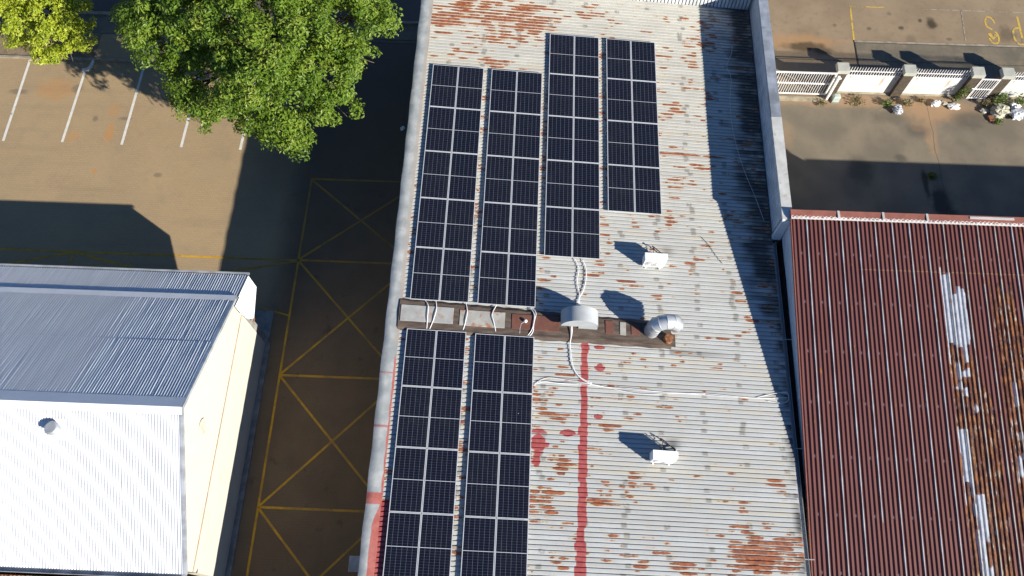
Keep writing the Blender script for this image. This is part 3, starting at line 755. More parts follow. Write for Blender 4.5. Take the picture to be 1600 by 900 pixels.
# gooseneck duct
gx, gy = 9.55, -12.18
gn_ = rthing('gooseneck_duct', 'segmented shiny metal gooseneck vent duct at the end of the brown band', 'roof vent', gx, gy)
Rb, r = .43, .295; hs = .60; segs = 6
path = [(0,0,.02),(0,0,hs)] + [(Rb - Rb*math.cos(PI*.93*i/segs), .02*i, hs + Rb*math.sin(PI*.93*i/segs)) for i in range(1, segs+1)]
b = MB()
for i in range(len(path)-1):                     # each segment a straight mitred length
    b.tube([path[i], path[i+1]] if i in (0,) else [path[i], path[i+1]], [r, r], 24, False, True)
rings = MB(); rings.tube(path, r, 28, False, True)
b = MB()
k = 28
for i in range(len(path)-1):
    A = rings.v[i*k:(i+1)*k]; B = rings.v[(i+1)*k:(i+2)*k]
    b.grid([A + A[:1], B + B[:1]], True)
b.build('duct_bend', M['duct'], gn_, fix=True)
b = MB()
for i in range(1, len(path)):
    ring = rings.v[i*k:(i+1)*k]; b.tube([Vector(p) + (Vector(p)-Vector(path[i])).normalized()*.002 for p in ring + ring[:1]], .010, 5, False)
b.build('seam', M['duct'], gn_)
e = Vector(path[-1]); ring = rings.v[-k:]
b = MB(); b.face([e + (Vector(p)-e)*.97 + Vector((0,0,.02)) for p in ring]); b.build('mouth', M['dark'], gn_, fix=False)
b = MB(); b.box(-.36,.36,-.34,.36,-.02,.06); b.build('base_flange', M['band'], gn_)
vb = rthing('vent_curb', 'rusty brown metal curb in front of the gooseneck duct', 'vent curb', 10.2, -12.5)
b = MB(); b.tube([(0,0,-.02),(0,0,.34)], [.19,.17], 14, True); b.build('curb_pipe', M['rust'], vb)
b = MB(); b.box(-.3,.32,-.25,.25,-.02,.05); b.build('curb_base', M['band'], vb)

# conduits and cables
def cable(name, label, pts, rad, mat, cat='cable', group=None, twin=None):
    """pts in roof coordinates (x, y, h); smoothed into a tube"""
    P = [roof(*p) for p in pts]; S = []
    for i in range(len(P)-1):
        p0, p1, p2, p3 = P[max(i-1,0)], P[i], P[i+1], P[min(i+2, len(P)-1)]
        for j in range(6):
            u = j/6
            S.append(.5*((2*p1) + (p2-p0)*u + (2*p0-5*p1+4*p2-p3)*u*u + (3*p1-p0-3*p2+p3)*u**3))
    S.append(P[-1]); c0 = P[0]
    b = MB(); b.tube([s - c0 for s in S], rad, 7)
    if twin:
        b.tube([s - c0 + Vector(twin)*(1 + .8*math.sin(i*.5)) for i, s in enumerate(S)], rad, 7)
    return tag(b.build(name, mat, None, c0), label, cat, group)
G1 = 'white conduits across the brown band'
cb = [((.58,-11.46,.06),(.73,-11.73,.15),(.74,-12.27,.15),(.75,-12.68,.06),'leftmost white conduit crossing the brown band onto the grey patch', None),
      ((1.01,-11.46,.06),(1.06,-11.84,.15),(.99,-12.25,.15),(.85,-12.69,.06),'white conduit bowing right beside the leftmost one on the grey patch', None),
      ((2.19,-11.46,.06),(2.27,-11.89,.15),(2.22,-12.3,.15),(2.14,-12.68,.06),'white conduit crossing the left end of the rust-spotted patch', None),
      ((3.41,-11.46,.06),(3.25,-11.88,.15),(3.32,-12.22,.15),(3.44,-12.66,.06),'white conduit bowing left over the rust-spotted patch', None)]
for a, c, d, e_, lab, tw in cb: cable('conduit', lab, [a, c, d, e_], .016, M['whitecable'], 'conduit', G1)
cable('conduit', 'bundle of three white conduits bowing over the red-brown patch', [(4.74,-11.5,.06),(4.90,-11.84,.15),(4.84,-12.39,.15),(4.66,-12.7,.06)], .016, M['whitecable'], 'conduit', G1, (.055,.0,.004))
cable('conduit', 'white conduit from the tallest solar column down to the cowl, left of two', [(6.47,-9.18,.06),(6.66,-9.62,.05),(6.60,-10.2,.05),(6.70,-10.89,.05),(6.6,-11.35,.08)], .016, M['whitecable'], 'conduit')
cable('conduit', 'white conduit curving from the tallest solar column to the cowl, right of two', [(6.82,-9.22,.06),(6.97,-9.74,.05),(6.89,-10.46,.05),(6.66,-11.0,.05),(6.55,-11.4,.08)], .017, M['whitecable'], 'conduit')
cable('conduit', 'white conduit pair curving from under the cowl down past the red strip', [(6.36,-12.2,.2),(6.36,-12.6,.12),(6.33,-13.09,.04),(6.41,-13.74,.04),(6.72,-14.23,.04),(7.16,-14.48,.04)], .015, M['whitecable'], 'conduit', None, (.025,.015,.006))
cable('cable', 'long white cable run across the lower roof to its right edge', [(4.98,-14.66,.03),(5.36,-14.5,.03),(6.1,-14.53,.03),(7.11,-14.52,.03),(8.08,-14.58,.03),(9.07,-14.62,.03),(10.56,-14.63,.03),(12.06,-14.64,.03),(13.82,-14.64,.03),(14.83,-14.60,.03)], .0085, M['whitecable'], 'cable', None, (0,.03,.002))
cable('cable', 'thin white wire arching above the long cable run from the panel edge', [(4.98,-14.62,.03),(5.5,-14.33,.03),(6.4,-14.38,.03),(7.4,-14.50,.03),(8.6,-14.7,.03),(9.3,-14.74,.03),(10.2,-14.66,.03),(11.6,-14.60,.03)], .008, M['whitecable'], 'cable')
cable('wire_loop', 'thin pale wire looped at the right roof edge where the cable ends', [(13.6,-14.62,.03),(14.3,-14.42,.03),(14.8,-14.36,.05),(14.86,-14.62,.05),(14.6,-14.78,.03),(14.0,-14.72,.03)], .009, M['whitecable'], 'cable')
cable('wire', 'thin grey wire trailing diagonally over the roof right of the upper air conditioner', [(11.8,-7.75,.02),(12.1,-8.1,.02),(12.4,-8.6,.02),(12.65,-8.95,.02)], .009, M['greycable'], 'wire')
cable('wire', 'pale wire lying in the parapet shade near the far corner', [(13.9,2.6,.02),(13.8,2.0,.02),(13.55,1.3,.02),(13.7,.6,.02),(13.55,-.8,.02),(13.6,-2.5,.02),(13.9,-4.2,.02),(14.3,-5.6,.02),(14.6,-6.8,.02)], .007, M['whitecable'], 'wire')
kn = rthing('roof_light', 'small white knob lamp with a wire on the red-brown patch', 'lamp', 4.56, -12.12)
b = MB(); b.tube([(0,0,.11),(0,0,.16)], .035, 10); b.build('stem', M['white'], kn)
b = MB(); b.tube([(0,0,.16),(0,0,.19),(0,0,.23),(0,0,.25)], [.05,.075,.06,.02], 12); b.build('globe', M['white'], kn)
b = MB(); b.tube([(-.03,0,.13),(-.16,-.1,.125),(-.2,-.3,.12),(-.2,-.52,.08)], .006, 5); b.build('flex', M['whitecable'], kn)

# ------------------------------------------------------------------ oxide-red building on the right
TS = .138
def redz(y): return 4.73 + TS*(y + 7.06)
RB = Vector((20., -15., 0.))
red = thing('red_roofed_shed', 'shed with a dark red ribbed roof, pale lap seams and rust patches', 'shed', RB)
X0, X1, YT, YB = 15.18, 26.35, -7.10, -28.
b = MB()
b.prism([(15.50-RB.x, YT-.02-RB.y, 0), (15.50-RB.x, YB-RB.y, 0), (15.50-RB.x, YB-RB.y, redz(YB)-.06), (15.50-RB.x, YT-.02-RB.y, redz(YT)-.06)], (X1-15.52, 0, 0))
b.build('wall', M['render'], red)
b = MB(); vclad(b, (15.235-RB.x, YT-.1-RB.y), (15.235-RB.x, YB-RB.y), lambda s: 3.22-.045*max(0, s-2.4) , lambda s: redz(YT-.1-s)-.035, (-1,0), .12, .03)
b.build('side_cladding', M['whiteclad'], red)
b = MB(); b.box(15.24-RB.x, 15.52-RB.x, YT-.08-RB.y, YT-.02-RB.y, 0, redz(YT)-.08); b.build('end_wall', M['render'], red)
# roof sheet, ribs running down the fall
prof = [(0.,-.052),(.062,-.052),(.076,0.),(.156,0.)]
us = []; hs_ = []; ri = []
for i in range(int((X1-X0)/PITCH)+1):
    for u, h in prof:
        x = X0 + i*PITCH + u
        if x <= X1: us.append(x); hs_.append(h); ri.append(i)
us = np.array(us); hs_ = np.array(hs_); ri = np.array(ri)
nv = 220; vs = np.linspace(YT-.12, YB, nv)
XX, YY = np.meshgrid(us, vs); HH = np.repeat(hs_[None,:], nv, 0)
ZZ = 4.73 + TS*(YY + 7.06) + HH
V = np.stack([XX, YY, ZZ], -1).reshape(-1,3); idx = np.arange(nv*len(us)).reshape(nv, len(us))
F = np.stack([idx[:-1,:-1], idx[1:,:-1], idx[1:,1:], idx[:-1,1:]], -1).reshape(-1,4)
me = bpy.data.meshes.new('roof'); me.from_pydata(V.tolist(), [], F.tolist()); me.materials.append(M['redroof']); me.update()
ro = bpy.data.objects.new('roof', me); COL.objects.link(ro); ro.parent = red; ro.location = -RB
RI = np.repeat(ri[None,:], nv, 0).astype(float)
nz = fbm1(YY*.9 + RI*2.7, RI*.211)*.7 + fbm1(YY*2.6, np.floor(RI/2)*.77)*.3
ro1 = np.array([random.Random(int(i)*17+3).uniform(-.75,.75) for i in ri])[None,:]; ro2 = np.array([random.Random(int(i)*23+9).uniform(-.75,.75) for i in ri])[None,:]
def reg(x0, x1, ya, yb, e=.06, ey=.5): return np.clip((XX-x0)/e, 0, 1)*np.clip((x1-XX)/e, 0, 1)*np.clip((ya-.4+ro1-YY)/ey, 0, 1)*np.clip((YY-yb-ro2)/ey, 0, 1)
bare = np.maximum(reg(20.92,21.88,-9.35,-12.7)*1.7, reg(20.95,21.4,-15.3,-18.2)*.95)
bare = np.maximum(bare, reg(21.15,21.75,-17.0,-24.)*.78); bare = np.maximum(bare, reg(20.95,21.9,-12.2,-15.5)*.42); bare = np.maximum(bare, reg(23.0,23.5,-11.5,-20)*.40)
set_attr(ro, 'bare', np.clip((bare + nz*1.3 - 1.25)*2.5 + .5, 0, 1).ravel())
rs = np.maximum(reg(20.90,21.9,-11.8,-25.)*1.25, reg(21.65,22.5,-13.0,-25.)*.85)
rs = np.maximum(rs, reg(22.8,23.8,-9.2,-21.)*.92); rs = np.maximum(rs, reg(21.0,21.2,-9.5,-12.5)*.7); rs = np.maximum(rs, reg(23.7,24.6,-10.5,-22.)*.7)
nz2 = fbm1(YY*1.7 + RI*5.3, RI*.531)
set_attr(ro, 'rust', np.clip((rs + nz2*1.2 - 1.05)*1.8 + .5, 0, 1).ravel())
# pale sealed lap seams, every fourth rib
xsm = X0 + .62
kk = 0
while xsm < X1 - .1:
    b = MB(); P = []
    yend = YB if kk != 3 else -19.1
    for j in range(41):
        y = YT-.2 + (yend-YT+.2)*j/40; ww = .020 + .006*math.sin(j*1.9 + kk)
        z = redz(y) - RB.z
        P.append([(xsm-ww-.012-RB.x, y-RB.y, z-.014), (xsm-ww*.6-RB.x, y-RB.y, z+.016), (xsm+ww*.7-RB.x, y-RB.y, z+.016), (xsm+ww+.004-RB.x, y-RB.y, z-.006)])
    b.grid(P); b.build('lap_seam', M['seamrust'] if 20.8 < xsm < 23.9 else M['seam'], red); xsm += PITCH*4; kk += 1
# ridge flashing with scalloped sealant
b = MB()
b.grid([[(x-RB.x, YT+.02-RB.y, redz(YT)-.12), (x-RB.x, YT+.03-RB.y, redz(YT)+.05), (x-RB.x, YT-.30-RB.y, redz(YT)+.012)] for x in np.linspace(X0-.02, X1+.03, 24)])
b.build('ridge_flashing', M['redflash'], red)
b = MB(); x = X0
lo = []; hi = []
while x < X1:
    k = (x-X0)/PITCH; s = abs(math.sin(PI*(k+.2)))
    big = .05 if random.random() < .25 else 0
    lo.append((x-RB.x, YT-.36-.02*s-RB.y, redz(YT)-.008)); hi.append((x-RB.x, YT-.27+.05*s**3+big*s-RB.y, redz(YT)+.024)); x += PITCH/4
b.grid([lo, hi]); b.build('ridge_sealant', M['mortar'], red)
for x in (17.05, 18.85, 20.62):
    b = MB(); b.box(x-RB.x, x+.09-RB.x, YT-.29-RB.y, YT+.035-RB.y, redz(YT)+.02, redz(YT)+.062); b.build('flashing_joint', M['mortar'], red)
b = MB(); b.box(22.38-RB.x, 24.15-RB.x, YT-.12-RB.y, YT-.02-RB.y, redz(YT)+.035, redz(YT)+.066); b.build('flashing_joint', M['mortar'], red)
b = MB(); b.hexa([(15.155-RB.x,YB-RB.y,redz(YB)-.10),(15.19-RB.x,YB-RB.y,redz(YB)-.10),(15.19-RB.x,YT-RB.y,redz(YT)-.10),(15.155-RB.x,YT-RB.y,redz(YT)-.10),
                  (15.155-RB.x,YB-RB.y,redz(YB)+.012),(15.19-RB.x,YB-RB.y,redz(YB)+.012),(15.19-RB.x,YT-RB.y,redz(YT)+.012),(15.155-RB.x,YT-RB.y,redz(YT)+.012)])
b.build('verge_flashing', M['redflash'], red)
# its lower neighbour further right
lo_ = thing('low_shed', 'lower flat shed adjoining the red roofed one, casting the stepped shadow', 'shed', (33., -15., 0))
b = MB(); b.box(-6.6, 8., -13., 7.9, 0, 4.1); b.build('wall', M['render'], lo_)
b = MB(); b.box(-6.62, 8.1, -13.1, 7.95, 4.1, 4.28); b.build('roof', M['redflash'], lo_)

# ------------------------------------------------------------------ white gabled building on the left
WB = Vector((-14., -17., 0.))
wh = thing('white_gabled_building', 'cream gabled building under a white corrugated roof with ridge capping', 'building', WB)
XV, XL = -6.78, -24.0
YRG, ZRG = -16.91, 7.33; YN_, ZN = -21.93, 4.24; YS, ZS = -11.69, 4.53; YFE, ZFE = -10.48, 3.88
sn = (ZRG-ZN)/(YRG-YN_); sf = (ZRG-ZS)/(YS-YRG)
b = MB()
yw0, yw1 = -21.80, -12.02
zw0 = ZRG - (YRG-yw0)*sn - .10; zw1 = ZRG - (yw1-YRG)*sf - .10
b.prism([(-6.84-WB.x,yw0-WB.y,0),(-6.84-WB.x,yw1-WB.y,0),(-6.84-WB.x,yw1-WB.y,zw1),(-6.84-WB.x,YRG-WB.y,ZRG-.10),(-6.84-WB.x,yw0-WB.y,zw0)], (XL+6.9,0,0))
b.build('wall', M['cream'], wh, (0,0,0))
b = MB(); b.box(-6.86-WB.x, -6.815-WB.x, yw0-.005-WB.y, yw1+.004-WB.y, 3.46, 3.515); b.build('string_course', M['stringc'], wh)
PWV = .098
rndw = {}
def corr(b, y0, z0, y1, z1, xa, xb, amp=.0085, ny=2):
    """corrugated sheet, waves across x, running from (y0,z0) to (y1,z1)"""
    n = int((xb-xa)/PWV); dy, dz = y1-y0, z1-z0; L = math.hypot(dy, dz); nyv, nzv = -dz/L, dy/L
    if nzv < 0: nyv, nzv = -nyv, -nzv
    rows = []
    for j in range(ny):
        t = j/(ny-1); row = []
        for i in range(n*6+1):
            x = xb - i*PWV/6
            k = int(i/6); g = rndw.setdefault((k, j, ny), max(.3, .55*rndw.get((k, j-1, ny), 1.) + .45 + random.gauss(0, .14)))
            h = amp*g*math.cos(2*PI*i/6) + .0025*math.sin(k*.37 + j)
            row.append((x-WB.x, y0+dy*t+nyv*h-WB.y, z0+dz*t+nzv*h))
        rows.append(row)
    b.grid(rows, True)
b = MB(); corr(b, YRG-.06, ZRG-.06*sn, YN_, ZN, XL, XV-.02, .0180, 12); b.build('roof_near_slope', M['whiteroof'], wh, fix=False)
ym = -14.0
b = MB(); corr(b, YRG+.06, ZRG-.06*sf, ym-.05, ZRG-(ym-.05-YRG)*sf+.006, XL, XV-.02, .0180, 9); b.build('roof_far_slope', M['whiteroof'], wh, fix=False)
b = MB(); corr(b, ym-.15, ZRG-(ym-.15-YRG)*sf-.006, YS, ZS, XL, XV-.02, .0180, 9); b.build('roof_far_slope', M['whiteroof'], wh, fix=False)
scn = (ZFE-(ZS-.035))/(YFE-YS)
b = MB(); corr(b, YS-.15, ZS-.035-.15*scn, YFE, ZFE, XL, XV+.06, .0180, 5); b.build('canopy_roof', M['whiteroof'], wh, fix=False)
# ridge cap, step flashing, verge, eave trim
b = MB()
b.grid([[(x-WB.x, YRG-.22-WB.y, ZRG-.22*sn+.022), (x-WB.x, YRG-WB.y, ZRG+.05), (x-WB.x, YRG+.40-WB.y, ZRG-.40*sf+.022)] for x in np.linspace(XL, XV+.01, 12)]); b.build('ridge_cap', M['whiteclad'], wh)
b = MB()
b.grid([[(x-WB.x, YS-.24-WB.y, ZS+.24*sf+.02), (x-WB.x, YS+.03-WB.y, ZS+.03), (x-WB.x, YS+.035-WB.y, ZS-.015), (x-WB.x, YS+.04-WB.y, ZS-.02)] for x in np.linspace(XL, XV+.01, 12)]); b.build('step_flashing', M['whiteclad'], wh)
def verge(ya, za, yb, zb, name='verge_flashing'):
    b = MB()
    b.hexa([(XV-.03-WB.x,ya-WB.y,za-.13),(XV+.03-WB.x,ya-WB.y,za-.13),(XV+.03-WB.x,yb-WB.y,zb-.13),(XV-.03-WB.x,yb-WB.y,zb-.13),(XV-.03-WB.x,ya-WB.y,za+.02),(XV+.03-WB.x,ya-WB.y,za+.02),(XV+.03-WB.x,yb-WB.y,zb+.02),(XV-.03-WB.x,yb-WB.y,zb+.02)])
    b.hexa([(XV-.10-WB.x,ya-WB.y,za+.006),(XV-.028-WB.x,ya-WB.y,za+.006),(XV-.028-WB.x,yb-WB.y,zb+.006),(XV-.10-WB.x,yb-WB.y,zb+.006),(XV-.10-WB.x,ya-WB.y,za+.016),(XV-.028-WB.x,ya-WB.y,za+.022),(XV-.028-WB.x,yb-WB.y,zb+.022),(XV-.10-WB.x,yb-WB.y,zb+.016)])
    b.build(name, M['duct'], wh)
verge(YN_, ZN, YRG, ZRG); verge(YRG+.001, ZRG, YS, ZS)
b = MB(); b.box(XL-WB.x, XV+.08-WB.x, YFE+.045-WB.y, YFE+.13-WB.y, ZFE-.09, ZFE-.01); b.build('eave_trim', M['duct'], wh)
# corrugated end sheet closing the side of the canopy
b = MB(); top = []; bot = []
ysd = np.linspace(YFE-.01, -12.16, 49)
for i, y in enumerate(ysd):
    zt = ZFE + (YFE-y)*(-scn) + .01 if y > YS else ZRG-(y-YRG)*sf-.12
    if y > -11.75: zb = 2.76 + (2.38-2.76)*(YFE-y)/(YFE+11.75) + (.04 if i % 2 else 0)
    elif y > -12.05: zb = 2.38 + .63*(-11.75-y)/.30
    else: zb = 3.01 + 1.1*(-12.05-y)/.15
    x = XV + .085 + .010*(1 if i % 2 else -1)
    top.append((x-WB.x, y-WB.y, max(zt, zb+.01))); bot.append((x-WB.x, y-WB.y, zb))
b.grid([top, bot]); b.build('canopy_end_sheet', M['whiteclad'], wh)
b = MB(); b.box(XV+.05-WB.x, XV+.10-WB.x, -11.9-WB.y, -11.72-WB.y, 2.33, 2.40); b.build('rusty_bracket', M['rust'], wh)
b = MB(); b.box(XL-WB.x, XV-.02-WB.x, YFE-.08-WB.y, YFE-.04-WB.y, 2.75, ZFE-.05); b.build('canopy_fascia', M['whiteclad'], wh)
b = MB(); b.box(-7.25-WB.x, -6.87-WB.x, -12.02-WB.y, -11.66-WB.y, 0, 3.3); b.build('sun_block_pier', M['conc'], wh)  # pier raised and widened to close the sunlit gap under the canopy sheet
# near gutter
b = MB()
for (y0, y1, z0, z1) in ((YN_-.015,YN_,ZN-.14,ZN-.02),(YN_-.15,YN_-.015,ZN-.14,ZN-.12),(YN_-.165,YN_-.15,ZN-.14,ZN+.0)):
    b.box(XL-WB.x, XV-WB.x, y0-WB.y, y1-WB.y, z0, z1)
b.build('gutter', M['coping_old'], wh)
# round gable vent
b = MB(); n = 28; RV = .29
ring = [(-6.812-WB.x, -17.03+RV*math.cos(2*PI*i/n)-WB.y, 5.18+RV*math.sin(2*PI*i/n)) for i in range(n+1)]
b.tube(ring, .022, 6, False); v_ = b.build('gable_vent', M['cream'], wh)
b = MB(); b.face([(-6.834-WB.x+.0, -17.03+RV*math.cos(2*PI*i/n)-WB.y, 5.18+RV*math.sin(2*PI*i/n)) for i in range(n)]); b.build('vent_recess', M['sack'], v_, fix=False)
b = MB()
for i in range(7):
    z = 5.18 - .24 + i*.08; hw = math.sqrt(max(0, RV*RV-(z-5.18)**2))-.01
    b.hexa([(-6.830-WB.x,-17.03-hw-WB.y,z),(-6.795-WB.x,-17.03-hw-WB.y,z-.03),(-6.795-WB.x,-17.03+hw-WB.y,z-.03),(-6.830-WB.x,-17.03+hw-WB.y,z),(-6.830-WB.x,-17.03-hw-WB.y,z+.008),(-6.795-WB.x,-17.03-hw-WB.y,z-.022),(-6.795-WB.x,-17.03+hw-WB.y,z-.022),(-6.830-WB.x,-17.03+hw-WB.y,z+.008)])
b.build('louvre', M['sack'], v_)
# apron and corner slab on the ground
b = MB(); b.box(-6.86, -6.62, -21.9, -12.0, 0, .10); tag(b.build('apron', M['conc']), kind='structure')
b = MB(); b.box(-7.7, -6.70, -12.0, -10.5, 0, .14); tag(b.build('concrete_step', M['conc']), 'grey concrete slab on the ground at the corner of the cream building', 'concrete slab')
# roof pipe vent on the white roof
zv = ZRG - (YRG+17.75)*sn
vt = thing('roof_pipe_vent', 'short round white vent pipe with a cap near the ridge of the white roof', 'roof vent', (-11.05, -17.72, zv-.05), (0,0,0))
b = MB(); b.tube([(0,0,-.08),(0,0,.34)], .20, 22, True); b.build('pipe', M['duct'], vt)
b = MB(); b.tube([(0,0,.34),(0,0,.37),(0,0,.42)], [.235,.235,.17], 22, True); b.tube([(0,0,.30),(0,0,.325)], [.22,.22], 22, True); b.build('cap', M['duct'], vt)
b = MB(); b.hexa([(-.3,-.3,.05-.3*sn),(.3,-.3,.05-.3*sn),(.3,.34,.05+.34*sn),(-.3,.34,.05+.34*sn),(-.3,-.3,.075-.3*sn),(.3,-.3,.075-.3*sn),(.3,.34,.075+.34*sn),(-.3,.34,.075+.34*sn)]); b.build('flashing', M['whiteclad'], vt)
# rusty lean-to below the near gutter
ln = thing('rusty_lean_to', 'rusty corrugated lean-to roof showing below the near gutter', 'lean-to', (-14., -24., 0))
b = MB(); P0 = []; P1 = []
for i in range(16*14):
    x = -9. + i*.076; h = .012*math.cos(PI*i); P0.append((x, 1.84, 3.45+h)); P1.append((x, -4., 2.7+h))
b.grid([P0, P1])
tr = NT('striped_rusty_sheet', .8); X, Y, Z = tr.xyz()
kx = tr.white(tr.vec(tr.math('FLOOR', tr.math('DIVIDE', X, .152)), 0., 0.))
cc = tr.mix(tr.step(kx, .3, .5), (.12,.05,.03), (.34,.14,.05)); cc = tr.mix(tr.step(kx, .68, .78), cc, (.45,.37,.25)); cc = tr.mix(tr.step(tr.noise(3., 5), .5, .7), cc, (.10,.06,.05))
b.build('roof', tr.done(cc), ln)
b = MB(); b.box(-9., 7.05, -4., 1.9, 0, 2.6); b.build('wall', M['render'], ln)

# ------------------------------------------------------------------ trees
def leaf_mesh(lobes, per_m2, size, seed, sub=.42, up=.55):
    rg = np.random.default_rng(seed); P = []; Nn = []; T = []
    for (cx_, cy_, cz_, r) in lobes:
        nsub = max(6, int(4*PI*r*r*.55/(sub*sub)*.42))
        d = rg.normal(size=(nsub,3)); d /= np.linalg.norm(d, axis=1)[:,None]
        d[:,2] = np.where(d[:,2] < -.35, -d[:,2], d[:,2])
        rad = r*rg.uniform(.62, 1.04, nsub)
        sc = np.stack([cx_ + d[:,0]*rad, cy_ + d[:,1]*rad, cz_ + d[:,2]*rad*.85], 1)
        for s_, dd in zip(sc, d):
            rs_ = sub*rg.uniform(.55, 1.25); k = int(per_m2*4*PI*rs_*rs_*.6)
            e = rg.normal(size=(k,3)); e /= np.linalg.norm(e, axis=1)[:,None]
            q_ = e*rs_*rg.uniform(.45, 1.05, (k,1))*np.array([1.1,1.1,.75])
            P.append(s_ + q_); nrm = e*.7 + dd*.35 + np.array([0,0,up]) + rg.normal(size=(k,3))*.45
            Nn.append(nrm/np.linalg.norm(nrm, axis=1)[:,None])
            T.append(np.clip(rg.normal(.42, .2) + rg.normal(size=k)*.22, 0, 1))
    P = np.concatenate(P); Nn = np.concatenate(Nn); T = np.concatenate(T); k = len(P)
    a = np.cross(Nn, rg.normal(size=(k,3))); a /= np.linalg.norm(a, axis=1)[:,None]; bb = np.cross(Nn, a)
    L = size*rg.uniform(.65, 1.3, (k,1)); Wd = L*rg.uniform(.38, .55, (k,1))
    dr = Nn*L*rg.uniform(-.22, .05, (k,1))
    v = np.stack([P - a*L*.5, P + bb*Wd*.5 + Nn*L*.08, P + a*L*.5 + dr, P - bb*Wd*.5 + Nn*L*.08], 1).reshape(-1,3)
    return v, T, k
def tree(name, label, base, lobes, mat, per, size, seed, sub, limbs, tr0):
    B = Vector(base); t_ = thing(name, label, 'tree', B)
    v, T, k = leaf_mesh(lobes, per, size, seed, sub)
    v = v - np.array(B)
    me = bpy.data.meshes.new('crown'); F = np.arange(k*4).reshape(k,4)
    me.from_pydata(v.tolist(), [], F.tolist()); me.materials.append(mat); me.update()
    o = bpy.data.objects.new('crown', me); COL.objects.link(o); o.parent = t_
    set_attr(o, 'tint', np.repeat(T, 4))
    b = MB(); rg = random.Random(seed)
    fork = Vector((0, 0, 1.9))
    b.tube([(0,0,-.05),(.03,.02,.5),(.0,.05,1.2),fork], [tr0*1.35, tr0, tr0*.9, tr0*.85], 12)
    for (cx_, cy_, cz_, r) in lobes:
        e = Vector((cx_,cy_,cz_)) - B - Vector((0,0,r*.15)); m1 = fork.lerp(e, .4) + Vector((rg.uniform(-.3,.3), rg.uniform(-.3,.3), .35))
        b.tube([fork - Vector((0,0,.25)), fork.lerp(m1,.5), m1, m1.lerp(e,.5)+Vector((0,0,.1)), e], [tr0*.55, tr0*.45, tr0*.34, tr0*.22, tr0*.1], 7)
        for q_ in range(4):
            a = rg.uniform(0, 2*PI); e2 = e + Vector((math.cos(a)*r*.8, math.sin(a)*r*.8, rg.uniform(-.2,.6)*r)); mm = m1.lerp(e, .55)
            b.tube([mm, mm.lerp(e2,.5)+Vector((0,0,.12)), e2], [tr0*.18, tr0*.11, tr0*.04], 5)
    b.build('trunk', M['bark'], t_)
    return t_
T2 = [(-11.24,0.33,6,2.2),(-9.54,-1.56,5,1.9),(-6.87,-2.41,4,1.7),(-6.55,-3.48,3.5,1.1),(-9.28,-2.51,4,1.1),(-4.63,-1.76,5.5,1.8),(-3.45,0.64,6,1.8),(-6.27,-1.05,7,2.4),(-8.65,0.23,7,2.2),(-4.34,-2.14,4,1.1),(-13.2,1.59,4.5,1.2),(-2.75,1.7,5.5,.9),(-3.3,-0.4,5,.9),(-10.66,-2.04,4,.8),(-5.75,-3.3,3.3,.6),(-7.78,3.15,7,3),(-11.31,4.82,6,2.4),(-4.6,3.79,6.5,2.3),(-7.08,-2.66,6.3,1.7),(-12.0,.55,5,1.2),(-13.3,1.9,5,1.2),(-10.9,-.9,4.6,1.1)]
tree('broadleaf_tree', 'large dark green broadleaf tree leaning over the shaded yard beside the warehouse', (-8.6, 3.6, 0), T2, M['leaf'], 84, .172, 3, .46, None, .30)
T1 = [(-18.07,1.46,3.5,.95),(-18.57,1.18,3,.7),(-17.5,1.3,3,.7),(-17.0,2.3,4,.95),(-19.67,2.05,3.5,.8),(-20.27,2.34,4,.95),(-18.19,2.74,4.5,1.4),(-19.93,4.04,4.5,1.7),(-17.92,4.52,4.5,1.7),(-21.64,3.66,4,1.5),(-20.1,1.75,3,.5),(-16.95,1.6,3.6,.7),(-17.9,.9,3,.55)]
tree('lime_tree', 'smaller yellow-green tree in sun at the corner of the car park', (-19.2, 3.9, 0), T1, M['lime'], 95, .165, 5, .34, None, .18)

# ------------------------------------------------------------------ boundary fence on the right
GP = 'brick pillars of the boundary fence'
def pillar(x, label):
    t_ = thing('gate_pillar', label, 'pillar', (x, 2.66, 0), (0,0,0), GP)
    b = MB(); b.box(-.245,.245,-.22,.22,0,1.70); b.build('shaft', M['brick'], t_)
    b = MB(); b.hexa([(-.30,-.27,1.70),(.30,-.27,1.70),(.30,.27,1.70),(-.30,.27,1.70),(-.285,-.255,1.92),(.285,-.255,1.92),(.285,.255,1.92),(-.285,.255,1.92)]); b.build('cap', M['pcap'], t_)
pillar(19.62, 'brown brick pillar with a cream cap at the end of the white sliding gate')
pillar(22.86, 'brown brick pillar with a cream cap between the two wide white fence panels')
pillar(26.16, 'brown brick pillar with a cream cap left of the narrow pedestrian gate')
pillar(27.60, 'brown brick pillar with a cream cap right of the narrow pedestrian gate')
pillar(30.90, 'brown brick pillar with a cream cap furthest along the fence beyond the litter')
